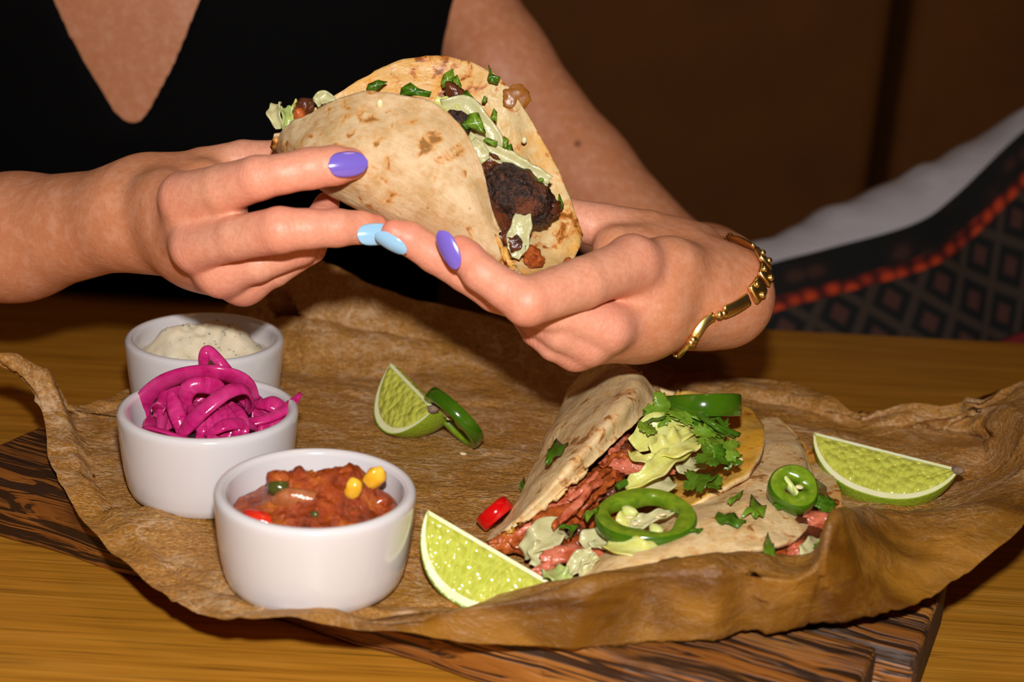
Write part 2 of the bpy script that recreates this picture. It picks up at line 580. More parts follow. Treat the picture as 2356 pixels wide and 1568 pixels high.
MAT = {}
MAT['table'] = wood_table()
MAT['char'] = wood_charred()
MAT['char_end'] = simple('charred_end_grain', (0.030, 0.014, 0.006), 0.7, col2=(0.10, 0.045, 0.015), vscale=90, bump=0.6, bscale=220)
MAT['paper'] = paper_mat()
MAT['tort_out'] = tortilla_mat('tortilla_outside', (0.70, 0.51, 0.29), None, (0.64, 0.27, 0.045), 0, 0.53, (6, 12, 1))
MAT['tort_in'] = tortilla_mat('tortilla_inside_stained', (0.84, 0.66, 0.36), (0.80, 0.38, 0.060), (0.62, 0.18, 0.022), 0.5, 0.53, (8, 8, 1))
MAT['tort_lower'] = tortilla_mat('tortilla_inside_cheesy', (0.86, 0.58, 0.17), (0.78, 0.40, 0.035), (0.68, 0.22, 0.03), 0.8, 0.57, (8, 8, 1))
MAT['tort_white'] = tortilla_mat('tortilla_pale', (0.90, 0.69, 0.38), None, (0.66, 0.30, 0.08), 0, 0.535, (6, 16, 1))
MAT['skin'] = skin_mat()
MAT['nail_purple'] = simple('lilac_nail_polish', (0.20, 0.135, 0.62), 0.16, coat=1.0)
MAT['nail_blue'] = simple('light_blue_nail_polish', (0.32, 0.60, 0.86), 0.16, coat=1.0)
MAT['gold'] = simple('polished_gold', (1.0, 0.70, 0.25), 0.30, metal=1.0)
MAT['shirt'] = simple('black_cloth', (0.0028, 0.0028, 0.003), 0.9, bump=0.3, bscale=40, spec=0.08, bdist=0.004)
MAT['ceramic'] = simple('white_glazed_ceramic', (0.71, 0.685, 0.70), 0.16, coat=0.5)
MAT['dip'] = simple('creamy_dip_white', (0.84, 0.76, 0.58), 0.30, col2=(0.76, 0.66, 0.46), vscale=160, bump=0.25, bscale=220, sss=0.3)
MAT['speck'] = simple('dark_herb_fleck', (0.02, 0.03, 0.02), 0.6)
def onion_mat():
    x = M('pickled_onion_magenta')
    uv = x.coord('UV', scale=(13, 2.5, 1))
    stripe = x.noise(uv, 1.0, 3)
    c = x.mix(x.ramp(stripe, [(0.3, 0.0), (0.7, 1.0)]), (0.46, 0.003, 0.115), (0.76, 0.040, 0.26))
    c = x.mix(x.ramp(x.noise(x.coord('UV', scale=(2.2, 1.0, 1)), 1.6, 2), [(0.45, 0.0), (0.70, 0.5)]), c, (0.86, 0.12, 0.38))
    x.set(Base_Color=c, Roughness=0.18, Normal=x.bump(stripe, 0.35, 0.0008))
    x.b.inputs['Subsurface Weight'].default_value = 0.15
    x.b.inputs['Subsurface Scale'].default_value = 0.003
    return x.translucent(0.12, (0.85, 0.06, 0.32)).m
MAT['onion'] = onion_mat()
def salsa_mat():
    x = M('red_salsa')
    co = x.coord()
    c = x.ramp(x.noise(co, 110, 5, 0.6), [(0.3, (0.14, 0.018, 0.002)), (0.5, (0.38, 0.055, 0.003)), (0.68, (0.60, 0.155, 0.009))])
    x.set(Base_Color=c, Roughness=0.13, Normal=x.bump(x.noise(co, 420, 4, 0.65), 0.8, 0.0032))
    x.b.inputs['Coat Weight'].default_value = 0.25
    x.b.inputs['Coat Roughness'].default_value = 0.06
    return x.m
MAT['salsa'] = salsa_mat()
MAT['corn'] = simple('yellow_sweetcorn', (0.90, 0.42, 0.02), 0.2, col2=(0.95, 0.55, 0.05), vscale=200, sss=0.3)
MAT['tomato'] = simple('tomato_red', (0.70, 0.035, 0.012), 0.15, col2=(0.55, 0.02, 0.01), vscale=200, sss=0.2)
MAT['onion_clear'] = simple('cooked_onion_clear', (0.36, 0.10, 0.028), 0.14, col2=(0.46, 0.17, 0.07), vscale=260, sss=0.2, bump=.4, bscale=500)
MAT['greens'] = simple('dark_green_pepper', (0.07, 0.075, 0.012), 0.2, sss=0.1)
def rind_mat():
    x = M('lime_rind_green')
    co = x.coord()
    v = x.voro(co, 620)
    c = x.mix(x.noise(co, 60, 3), (0.17, 0.33, 0.008), (0.40, 0.53, 0.035))
    c = x.mix(x.ramp(v, [(0.1, 0.5), (0.4, 0.0)]), c, (0.10, 0.20, 0.004))
    x.set(Base_Color=c, Roughness=0.32, Normal=x.bump(v, 0.4, 0.0006))
    return x.m
MAT['rind'] = rind_mat()
MAT['pith'] = simple('lime_pith_cream', (0.86, 0.84, 0.56), 0.5, col2=(0.80, 0.80, 0.40), vscale=140, sss=0.2, bump=0.2, bscale=400)
MAT['lime'] = flesh_mat('lime_pulp', (0.60, 0.62, 0.10), (0.44, 0.48, 0.035))
MAT['jal_skin'] = simple('jalapeno_skin_green', (0.035, 0.105, 0.003), 0.16, col2=(0.06, 0.15, 0.004), vscale=60, coat=0.3)
MAT['jal_flesh'] = simple('jalapeno_flesh_green', (0.20, 0.31, 0.012), 0.25, col2=(0.11, 0.21, 0.007), vscale=260, sss=0.35, bump=0.2, bscale=500)
MAT['jal_pith'] = simple('jalapeno_pith_pale', (0.66, 0.72, 0.25), 0.35, sss=0.4, bump=0.3, bscale=400)
MAT['seed'] = simple('pepper_seed_cream', (0.88, 0.72, 0.42), 0.35, sss=0.2)
MAT['chili'] = simple('red_chili_skin', (0.62, 0.004, 0.004), 0.14, coat=0.4)
MAT['chili_in'] = simple('red_chili_inside', (0.70, 0.10, 0.04), 0.3, sss=0.2)
MAT['meat'] = simple('pulled_pork_red', (0.54, 0.125, 0.024), 0.26, col2=(0.22, 0.036, 0.008), vscale=190, bump=0.8, bscale=260, sss=0.15, bdist=0.0015)
MAT['meat_pink'] = simple('pulled_pork_pink', (0.70, 0.215, 0.125), 0.26, col2=(0.40, 0.070, 0.022), vscale=190, bump=0.7, bscale=300, sss=0.25, bdist=0.0012)
MAT['meat_dark'] = simple('pulled_pork_brown', (0.16, 0.040, 0.012), 0.3, col2=(0.06, 0.018, 0.008), vscale=150, bump=0.8, bscale=260, bdist=0.0015)
def crust_mat():
    x = M('charred_meat_crust')
    co = x.coord()
    n = x.noise(co, 420, 4, 0.65)
    big = x.noise(co, 70, 4)
    c = x.ramp(n, [(0.38, (0.010, 0.006, 0.005)), (0.58, (0.050, 0.018, 0.009)), (0.75, (0.17, 0.055, 0.022))])
    c = x.mix(x.ramp(big, [(0.52, 0.0), (0.68, 0.75)]), c, (0.20, 0.045, 0.010))
    x.set(Base_Color=c, Roughness=0.36, Normal=x.bump(n, 1.0, 0.0022))
    return x.m
MAT['crust'] = crust_mat()
MAT['drip'] = simple('browned_cheese', (0.42, 0.165, 0.018), 0.35, col2=(0.24, 0.07, 0.010), vscale=110, sss=0.3, bump=0.3, bscale=200)
def lettuce_mat(name, a, b, tr):
    x = M(name)
    co = x.coord('UV', scale=(3, 14, 1))
    n = x.noise(co, 1.0, 4)
    c = x.mix(x.ramp(n, [(0.35, 0.0), (0.65, 1.0)]), a, b)
    x.set(Base_Color=c, Roughness=0.24, Normal=x.bump(x.noise(x.coord(), 260, 4), 0.5, 0.0014))
    x.b.inputs['Subsurface Weight'].default_value = 0.25
    x.b.inputs['Subsurface Scale'].default_value = 0.003
    return x.translucent(tr, a).m
MAT['lettuce'] = lettuce_mat('iceberg_lettuce_pale', (0.78, 0.71, 0.42), (0.66, 0.62, 0.28), 0.2)
MAT['lettuce_y'] = lettuce_mat('iceberg_lettuce_yellow', (0.87, 0.84, 0.34), (0.80, 0.76, 0.14), 0.2)
MAT['lettuce_g'] = lettuce_mat('iceberg_lettuce_green', (0.46, 0.60, 0.14), (0.66, 0.72, 0.30), 0.2)
MAT['cilantro'] = lettuce_mat('coriander_green', (0.045, 0.145, 0.006), (0.10, 0.235, 0.012), 0.2)
MAT['cilantro_l'] = lettuce_mat('coriander_light', (0.15, 0.30, 0.016), (0.23, 0.40, 0.035), 0.22)
def leather_mat():
    x = M('brown_bench_leather')
    co = x.coord()
    c = x.mix(x.noise(co, 14, 4), (0.190, 0.062, 0.010), (0.120, 0.038, 0.006))
    x.set(Base_Color=c, Roughness=0.75, Normal=x.bump(x.noise(co, 300, 3), 0.25, 0.0008))
    x.b.inputs['Specular IOR Level'].default_value = 0.2
    return x.m
MAT['leather'] = leather_mat()
MAT['cushion'] = cushion_mat()
MAT['cushion_grey'] = simple('pale_grey_cotton', (0.70, 0.68, 0.76), 0.85, bump=0.3, bscale=24, bdist=0.008)
MAT['red_cloth'] = simple('red_cloth', (0.16, 0.006, 0.008), 0.85)
MAT['floor'] = simple('dark_floorboards', (0.06, 0.035, 0.02), 0.5, col2=(0.03, 0.018, 0.01), vscale=8)
MAT['wall'] = simple('dark_wall_plaster', (0.10, 0.06, 0.035), 0.8, var=0.2, vscale=6)

# ------------------------------------------------------------------ the setting: floor, wall, bench, table
FLOOR_Z = -0.74
box_obj('floor', (0.1, 0.6, FLOOR_Z - 0.02), (3.6, 3.4, 0.04), MAT['floor'], bev=0, kind='structure')
box_obj('wall_back', (0.1, 1.86, 0.36), (3.6, 0.06, 2.2), MAT['wall'], bev=0, kind='structure')

bench = thing('bench', (0.2, 1.5, FLOOR_Z), 'dark brown leather bench with tall upholstered back behind the woman', 'bench')
box_obj('seat', (0.2, 1.32, -0.38), (2.6, 0.64, 0.16), MAT['leather'], bench, bev=0.03)
box_obj('seat_base', (0.2, 1.36, -0.60), (2.6, 0.56, 0.28), MAT['leather'], bench, bev=0.004)
xs = at(2072, 200, 1.56)[0]
for x0, x1 in ((-1.1, xs - 0.010), (xs + 0.010, 1.5)):
    o = box_obj('backrest_panel', ((x0 + x1) / 2, 1.66, 0.14), (x1 - x0, 0.12, 0.92), MAT['leather'], bench, bev=0.022)
    o.modifiers['bevel'].segments = 5

TAB_Y = 0.957
table = thing('dining_table', (0.05, 0.45, FLOOR_Z), 'light oak dining table with straight horizontal grain under the serving board', 'table')
box_obj('tabletop', (0.05, TAB_Y - 0.60, -0.017), (2.1, 1.2, 0.034), MAT['table'], table, rotz=0.018, bev=0.002)
for sx in (-0.9, 1.0):
    for sy in (-0.16, 0.86):
        box_obj('leg', (sx, sy, -0.387), (0.07, 0.07, 0.706), MAT['table'], table, bev=0.004)

# patterned cushion leaning on the bench, seen past the table edge
def make_cushion():
    top_px = [(1560, 672, 1.14), (1770, 606, 1.15), (1900, 572, 1.16), (2100, 515, 1.18), (2200, 447, 1.20), (2356, 300, 1.22), (2560, 150, 1.25)]
    back_px = [(1540, 640, 1.22), (1756, 556, 1.23), (1890, 484, 1.24), (2060, 408, 1.26), (2190, 342, 1.28), (2356, 258, 1.30), (2570, 110, 1.33)]
    top = catmull([at(*p) for p in top_px], 60)
    back = catmull([at(*p) for p in back_px], 60)
    du = np.concatenate([[0], np.cumsum(np.linalg.norm(np.diff(top, axis=0), axis=1))])
    c = thing('cushion', (0.42, 1.18, -0.30), 'black and red diamond patterned cushion with pale grey edge on the bench', 'cushion')
    dn = unit(np.array([0.42, -0.16, -0.90]))
    nv = 34
    L = 0.52
    g = np.zeros((60, nv, 3)); uv = np.zeros((60, nv, 2))
    for j in range(nv):
        v = L * j / (nv - 1)
        bul = -0.055 * math.sin(math.pi * min(1, v / L)) ** 0.8
        g[:, j] = top + dn * v + np.array([0, bul, 0])
        uv[:, j, 0] = du; uv[:, j, 1] = v
    lowz = g[:, -1, 2]
    mesh_obj('patterned_front', g.reshape(-1, 3), grid_faces(60, nv), MAT['cushion'], c, uvs=uv.reshape(-1, 2))
    h = np.zeros((60, 16, 3))
    for j in range(8):
        t = j / 7
        sag = 0.010 * math.sin(math.pi * t)
        h[:, j] = top * (1 - t) + back * t + np.array([0, 0, 1]) * sag
    for j in range(8, 16):
        t = (j - 7) / 8
        h[:, j] = back + (dn * L - np.array([0, 0.02, 0])) * t + np.array([0, 0.05 * math.sin(math.pi * t), 0])
    for i in range(60):
        for j in range(3, 9):
            h[i, j, 2] += 0.003 * math.sin(i * 0.7 + j * 0.6) * math.sin(i * 0.23)
    o = grid_obj('grey_back', h, MAT['cushion_grey'], c)
    o['label'] = 'plain pale grey cloth back and edge'
    return c
make_cushion()
rp = catmull([at(2250, 828, 1.03), at(2300, 792, 1.035), at(2356, 766, 1.04), at(2460, 722, 1.05)], 20)
rg = np.stack([rp, rp + np.array([0.02, -0.006, -0.03]), rp + np.array([0.04, -0.008, -0.08]), rp + np.array([0.05, -0.006, -0.15])], 1)
o = grid_obj('red_cushion', catmull(rg.transpose(1, 0, 2), 10).transpose(1, 0, 2), MAT['red_cloth'])
solid(o, 0.012, 1.0)
tag(o, 'dark red cushion corner just showing past the table edge', 'cushion')

# ------------------------------------------------------------------ the charred serving board: planks side by side
BOARD_Z = 0.030
BA = math.radians(-23.5)
bd, bn = np.array([math.cos(BA), math.sin(BA)]), np.array([-math.sin(BA), math.cos(BA)])
board = thing('serving_board', (-0.02, 0.58, 0.0), 'dark charred pine serving board of wide planks under the brown paper', 'board')
def plank(t0, t1, n0, n1, z0, z1):
    nl = 26
    w = []
    vs, fs = [], []
    for i in range(nl):
        t = t0 + (t1 - t0) * i / (nl - 1)
        jit = 0.0009 * math.sin(i * 1.7 + n0 * 90)
        for a, b in ((n0 + jit, z0), (n1 + jit * 0.6, z0), (n1 + jit * 0.6, z1), (n0 + jit, z1 + jit)):
            p = bd * t + bn * a
            vs.append((p[0], p[1], b))
    for i in range(nl - 1):
        for k in range(4):
            fs.append((i * 4 + k, i * 4 + (k + 1) % 4, (i + 1) * 4 + (k + 1) % 4, (i + 1) * 4 + k)[::-1])
    nf = len(fs)
    fs.append((3, 2, 1, 0)[::-1]); fs.append((nl * 4 - 4, nl * 4 - 3, nl * 4 - 2, nl * 4 - 1)[::-1])
    # planks are built in their own straight frame so that the grain follows them
    vs = np.array(vs)
    o = mesh_obj('plank', vs, [f[::-1] for f in fs], [MAT['char'], MAT['char_end']], board, smooth=False, mat_idx=[0] * nf + [1, 1])
    bevel(o, 0.003, 3)
    R = Matrix.Rotation(BA, 4, 'Z')
    o.data.transform(R.inverted())
    o.rotation_euler = (0, 0, BA)
    return o
tb = lambda p: float(p[:2] @ bd)
nb_ = lambda p: float(p[:2] @ bn)
cR, cL = on(2030, 1462, BOARD_Z), on(80, 993, BOARD_Z)
plank(tb(cL) - 0.004, tb(cR), nb_(on(300, 1335, 0.0)) + 0.002, (nb_(cR) + nb_(cL)) / 2, 0.0, BOARD_Z)
nA = (nb_(cR) + nb_(cL)) / 2
plank(tb(cL) + 0.012, tb(cR) + 0.015, nA + 0.005, nA + 0.085, 0.0, BOARD_Z - 0.002)
plank(tb(cL) + 0.004, tb(cR) + 0.004, nA + 0.090, nA + 0.170, 0.0, BOARD_Z - 0.001)

# ------------------------------------------------------------------ crumpled baking paper
PZ = 0.0312
def make_paper():
    K = [  # inner (px,py,z)  ridge  outer edge
        ((165, 948, .033), (104, 850, .060), (-60, 800, .075)),
        ((210, 1040, .031), (138, 948, .044), (86, 925, .046)),
        ((240, 1120, .031), (165, 1060, .037), (118, 1062, .038)),
        ((330, 1230, .031), (250, 1190, .033), (205, 1205, .033)),
        ((450, 1330, .031), (380, 1300, .033), (330, 1318, .033)),
        ((600, 1390, .031), (530, 1390, .033), (490, 1404, .035)),
        ((760, 1405, .031), (700, 1424, .034), (650, 1438, .037)),
        ((900, 1390, .031), (870, 1420, .035), (860, 1450, .031)),
        ((1100, 1370, .031), (1080, 1398, .042), (1070, 1476, .029)),
        ((1300, 1330, .031), (1290, 1364, .049), (1280, 1484, .029)),
        ((1480, 1300, .031), (1480, 1324, .056), (1480, 1480, .031)),
        ((1700, 1262, .031), (1690, 1312, .060), (1690, 1460, .034)),
        ((1850, 1235, .031), (1868, 1318, .060), (1850, 1440, .036)),
        ((1930, 1200, .031), (1922, 1190, .078), (1990, 1420, .040)),
        ((2040, 1196, .031), (2030, 1208, .054), (2120, 1376, .044)),
        ((2180, 1130, .031), (2200, 1226, .056), (2250, 1296, .050)),
        ((2260, 1060, .033), (2370, 1130, .058), (2400, 1180, .058)),
        ((2250, 990, .034), (2400, 1010, .070), (2470, 1040, .080)),
        ((2180, 985, .034), (2300, 930, .052), (2420, 868, .060)),
        ((2070, 985, .033), (2170, 962, .042), (2215, 925, .050)),
        ((1970, 985, .032), (2040, 960, .036), (2060, 940, .040)),
        ((1860, 950, .032), (1930, 950, .036), (1962, 944, .038)),
        ((1780, 935, .031), (1800, 910, .036), (1840, 892, .038)),
        ((1600, 915, .031), (1600, 885, .034), (1610, 853, .036)),
        ((1420, 895, .031), (1400, 855, .034), (1420, 812, .040)),
        ((1230, 900, .031), (1220, 830, .036), (1220, 763, .046)),
        ((1050, 880, .031), (1030, 795, .042), (1040, 710, .058)),
        ((880, 875, .031), (855, 765, .046), (870, 660, .070)),
        ((740, 870, .031), (720, 735, .052), (700, 590, .086)),
        ((650, 860, .031), (630, 740, .048), (560, 660, .070)),
        ((420, 890, .031), (420, 850, .034), (430, 815, .037)),
        ((290, 935, .031), (280, 912, .034), (285, 889, .036)),
        ((205, 950, .032), (165, 940, .036), (147, 922, .038)),
    ]
    nA_, nR = 440, 130
    c = on(1150, 1080, PZ - 0.0006)
    loops = np.array([[c * 0.55 + on(*k[0]) * 0.45, on(*k[0]), on(*k[1]), on(*k[2])] for k in K])   # k,4,3
    loops[:, 0, 2] = PZ - 0.0008
    lp = catmull(loops, nA_, closed=True)
    ctrl = np.concatenate([np.repeat(c[None, None], nA_, 0), lp], 1)       # nA,5,3
    ts = np.array([0, 0.3, 0.62, 0.80, 1.0])
    rs = np.linspace(0.012, 1, nR)
    g = np.zeros((nA_, nR, 3))
    # non uniform radial interpolation: smooth within, creased at the ridge
    for j, r in enumerate(rs):
        k = int(np.searchsorted(ts, r) - 1); k = max(0, min(3, k))
        f = (r - ts[k]) / (ts[k + 1] - ts[k])
        p0, p1 = ctrl[:, k], ctrl[:, k + 1]
        q = p0 * (1 - f) + p1 * f
        if k >= 2:
            e = f * f * (3 - 2 * f) if k == 2 else f
            q = q.copy()
            q[:, 2] = p0[:, 2] * (1 - e) + p1[:, 2] * e
        g[:, j] = q
    # crumples: random straight folds, weak in the flat middle and strong on the raised rim
    rng = np.random.default_rng(11)
    P = g.reshape(-1, 3)
    amp = np.clip((rs - 0.25) / 0.45, 0.50, 1.0)
    amp = np.tile(amp, nA_)
    h = np.zeros(len(P))
    bx = (P[:, 0].min(), P[:, 0].max()); by = (P[:, 1].min(), P[:, 1].max())
    for _ in range(420):
        cc = np.array([rng.uniform(*bx), rng.uniform(*by)])
        a = rng.uniform(0, math.pi)
        d = np.array([math.cos(a), math.sin(a)])
        L = rng.uniform(0.010, 0.045); wd = L * rng.uniform(0.25, 0.6)
        q = P[:, :2] - cc
        s = q @ d; t = q @ np.array([-d[1], d[0]])
        h += rng.choice([-1, 1]) * rng.uniform(0.04, 0.13) * np.maximum(0, wd - np.abs(t)) * np.clip(1.3 - (s / L) ** 2, 0, 1)
    # facets: sharp-edged triangles with random heights, coarse and fine
    from mathutils.geometry import delaunay_2d_cdt
    from mathutils.bvhtree import BVHTree
    def facets(N, stretch):
        q = np.stack([rng.uniform(bx[0] - .03, bx[1] + .03, N), rng.uniform(by[0] - .03, by[1] + .03, N)], 1)
        sq = q * np.array([1, stretch])
        vo, _, fo, _, _, _ = delaunay_2d_cdt([Vector((float(x), float(y))) for x, y in sq], [], [], 0, 1e-6)
        z = rng.uniform(-1, 1, len(vo))
        tree = BVHTree.FromPolygons([(v.x, v.y / stretch, float(z[i])) for i, v in enumerate(vo)], [tuple(f) for f in fo])
        out = np.zeros(len(P))
        dn = Vector((0, 0, -1))
        for i, p in enumerate(P):
            hit = tree.ray_cast(Vector((p[0], p[1], 5.0)), dn)[0]
            if hit is not None: out[i] = hit.z
        return out
    fa, fb = facets(420, 1.3), facets(2600, 1.7)
    h += .0030 * fa + .0014 * (fb + .3)
    n = grid_normals(g).reshape(-1, 3)
    n *= np.sign(n[:, 2:3] + 1e-9)
    P2 = P + n * (np.clip(h, -0.006, 0.008) * amp)[:, None]
    flat = np.tile(rs < 0.64, nA_)
    P2[flat, 2] = np.maximum(P2[flat, 2], PZ - 0.0006)
    P2[:, 2] = np.maximum(P2[:, 2], 0.0015)
    # torn, uneven edge
    e = np.arange(nA_)
    P3 = P2.reshape(nA_, nR, 3)
    dirs = P3[:, -1] - P3[:, -3]
    jit = (np.sin(e * 0.83) + np.sin(e * 1.9 + 1) + rng.normal(0, .5, nA_)) * 0.12
    P3[:, -1] += dirs * jit[:, None]
    vs = np.concatenate([P3.reshape(-1, 3), [c]])
    fs = grid_faces(nA_, nR, close_u=True)
    fs += [(nA_ * nR, ((i + 1) % nA_) * nR, i * nR) for i in range(nA_)]
    o = mesh_obj('baking_paper', vs, [f[::-1] for f in fs], MAT['paper'])
    gz = np.zeros(len(vs))
    ex = (np.arange(nA_) / nA_ * len(K))
    ga = np.clip((ex - 5.6) / 1.6, 0, 1) * np.clip((17.6 - ex) / 2.0, 0, 1)
    gr_ = np.clip((rs - .70) / .12, 0, 1)
    gz[:nA_ * nR] = (ga[:, None] * gr_[None]).ravel()
    a_ = o.data.attributes.new('grease', 'FLOAT', 'POINT')
    a_.data.foreach_set('value', gz.astype(np.float32))
    solid(o, 0.0003, 0)
    tag(o, 'large crumpled brown baking paper sheet lining the charred board', 'paper')
    return o
paper = make_paper()

# ------------------------------------------------------------------ ramekins
RIM = 0.0400
RAM = dict(front=(-0.0726, 0.5023), mid=(-0.1309, 0.5776), back=(-0.1532, 0.6705))
def lathe(profile, n=96):
    vs, fs = [], []
    k = len(profile)
    for i in range(n):
        a = 2 * math.pi * i / n
        for r, z in profile:
            vs.append((r * math.cos(a), r * math.sin(a), z))
    for i in range(n):
        for j in range(k - 1):
            fs.append((i * k + j, ((i + 1) % n) * k + j, ((i + 1) % n) * k + j + 1, i * k + j + 1))
    return np.array(vs), fs
def make_ramekin(x, y, label):
    R, h, t = 0.0390, RIM, 0.0048
    pr = [(0.0004, 0.0), (0.029, 0.0), (0.0318, 0.0006), (0.0342, 0.0026), (0.0355, 0.006), (0.0368, 0.013), (0.0378, 0.022), (0.0386, 0.031), (R, h - 0.004)]
    for k in range(9):
        a = math.pi * k / 8
        pr.append((R - t / 2 + t / 2 * math.cos(a), h - t / 2 + t / 2 * math.sin(a)))
    pr += [(R - t - 0.0008, h - 0.010), (0.0322, 0.014), (0.0310, 0.008), (0.0280, 0.0055), (0.02, 0.005), (0.0004, 0.005)]
    vs, fs = lathe(pr)
    vs += np.array([x, y, PZ])
    o = mesh_obj('ramekin', vs, fs, MAT['ceramic'], origin=(x, y, PZ))
    return tag(o, label, 'ramekin', 'white sauce ramekins')
make_ramekin(*RAM['front'], 'white ceramic ramekin holding red salsa, nearest of the three')
make_ramekin(*RAM['mid'], 'white ceramic ramekin holding magenta pickled onion, middle of the three')
make_ramekin(*RAM['back'], 'white ceramic ramekin holding creamy white dip, farthest of the three')

def mound(name, cx, cy, z0, R, hf, mat, n=72, k=26):
    vs, fs = [], []
    for i in range(n):
        a = 2 * math.pi * i / n
        for j in range(1, k + 1):
            r = R * j / k
            x, y = r * math.cos(a), r * math.sin(a)
            vs.append((cx + x, cy + y, z0 + hf(x, y, r / R)))
    vs.append((cx, cy, z0 + hf(0, 0, 0)))
    fs = [(i * k + j, ((i + 1) % n) * k + j, ((i + 1) % n) * k + j + 1, i * k + j + 1)[::-1] for i in range(n) for j in range(k - 1)]
    fs += [(n * k, i * k, ((i + 1) % n) * k) for i in range(n)]
    b = len(vs)
    # underside, so that the portion has a body
    for i in range(n):
        a = 2 * math.pi * i / n
        vs.append((cx + R * 0.93 * math.cos(a), cy + R * 0.93 * math.sin(a), z0 - 0.018))
    fs += [(i * k + k - 1, ((i + 1) % n) * k + k - 1, b + (i + 1) % n, b + i)[::-1] for i in range(n)]
    fs.append(tuple(b + i for i in range(n))[::-1])
    return mesh_obj(name, vs, fs, mat, origin=(cx, cy, z0 - 0.018))

def gauss(x, y, cx, cy, s):
    return math.exp(-((x - cx) ** 2 + (y - cy) ** 2) / (s * s))

fx, fy = RAM['front']
def salsa_h(x, y, t):
    e = max(0.0, 1 - t ** 6)
    h = 0.0135 * gauss(x, y, -0.009, 0.006, 0.011) + 0.0175 * gauss(x, y, 0.013, 0.007, 0.013) + 0.004 * gauss(x, y, 0.0, -0.010, 0.016)
    p = Vector((x * 190, y * 190, 3.1))
    h += 0.0026 * mnoise.noise(p) + 0.0013 * mnoise.noise(p * 2.3) + 0.0006 * mnoise.noise(p * 5)
    return h * (0.35 + 0.65 * e)
SALSA_Z = PZ + 0.0285
salsa = mound('salsa', fx, fy, SALSA_Z, 0.0327, salsa_h, MAT['salsa'])
tag(salsa, 'chunky red tomato salsa heaped in the nearest white ramekin', 'salsa')
def chunk(name, px, py, z, r, mat, seed, label, rot=(0, 0, 0), amp=0.18):
    o = blob(name, on(px, py, z), r, mat, salsa, amp, 140, seed, 3, euler(*rot))
    if label: o['label'] = label
    return o
chunk('corn_kernel', 862, 1098, PZ + .0430, (.0042, .0030, .0052), MAT['corn'], 1, 'yellow sweetcorn kernel', (0.2, 0.5, 0.3))
chunk('corn_kernel', 812, 1124, PZ + .0410, (.0036, .0028, .0048), MAT['corn'], 2, 'yellow sweetcorn kernel', (0.1, 0.3, 0))
chunk('tomato_piece', 730, 1104, PZ + .0395, (.0045, .0035, .0030), MAT['tomato'], 3, 'bright red tomato piece')
chunk('tomato_piece', 598, 1192, PZ + .0298, (.0075, .0035, .0026), MAT['tomato'], 4, 'bright red tomato piece', (0, 0.25, -0.3))
chunk('onion_piece', 690, 1150, PZ + .0350, (.0105, .0045, .0055), MAT['onion_clear'], 5, 'clear cooked onion piece', (0.5, 0.0, 0.1))
chunk('onion_piece', 850, 1172, PZ + .0305, (.0050, .0040, .0042), MAT['onion_clear'], 6, 'clear cooked onion piece', (0.3, 0.2, 0.4))
chunk('pepper_piece', 640, 1122, PZ + .0385, (.0045, .0032, .0034), MAT['greens'], 7, 'dark green pepper piece')
chunk('pepper_piece', 696, 1198, PZ + .031, (.0022, .0015, .0022), MAT['greens'], 8, 'dark green pepper piece')
chunk('pepper_piece', 724, 1184, PZ + .033, (.0020, .0015, .0018), MAT['greens'], 9, 'dark green pepper piece')
chunk('tomato_piece', 800, 1108, PZ + .043, (.0060, .0035, .0034), MAT['salsa'], 10, None)
chunk('tomato_piece', 640, 1100, PZ + .041, (.0050, .0040, .0034), MAT['salsa'], 11, None)
chunk('tomato_piece', 870, 1150, PZ + .033, (.0060, .0045, .0036), MAT['salsa'], 12, None)

bx_, by_ = RAM['back']
def dip_h(x, y, t):
    e = max(0.0, 1 - t ** 5)
    h = 0.013 * gauss(x, y, 0.007, 0.006, 0.014) + 0.0105 * gauss(x, y, -0.012, 0.005, 0.014) + 0.006 * gauss(x, y, -0.022, -0.002, 0.009) + 0.006 * gauss(x, y, 0.022, 0.002, 0.010) + 0.005 * gauss(x, y, 0.016, -0.008, 0.012) + 0.006 * gauss(x, y, -0.012, -0.010, 0.010)
    p = Vector((x * 110, y * 110, 8.7))
    h += 0.0030 * abs(mnoise.noise(p)) + 0.0012 * mnoise.noise(p * 2.6)
    return h * (0.3 + 0.7 * e)
dip = mound('creamy_dip', bx_, by_, PZ + 0.0285, 0.0328, dip_h, MAT['dip'])
tag(dip, 'thick creamy white dip with herb flecks in the farthest ramekin', 'dip')
rnd = random.Random(4)
vs, fs = [], []
for _ in range(130):
    a, r = rnd.uniform(0, 6.28), 0.028 * math.sqrt(rnd.random())
    x, y = r * math.cos(a), r * math.sin(a)
    z = PZ + 0.0285 + dip_h(x, y, r / 0.0328)
    s = rnd.uniform(0.00025, 0.00055)
    b = len(vs)
    for dx, dy, dz in ((1, 0, 0), (-1, 0, 0), (0, 1, 0), (0, -1, 0), (0, 0, 1), (0, 0, -1)):
        vs.append((bx_ + x + dx * s, by_ + y + dy * s, z + dz * s))
    fs += [(b, b + 2, b + 4), (b + 2, b + 1, b + 4), (b + 1, b + 3, b + 4), (b + 3, b, b + 4), (b, b + 5, b + 2), (b + 2, b + 5, b + 1), (b + 1, b + 5, b + 3), (b + 3, b + 5, b)]
o = mesh_obj('herb_flecks', vs, fs, MAT['speck'], dip)
o['kind'] = 'stuff'; o['label'] = 'tiny dark herb flecks'

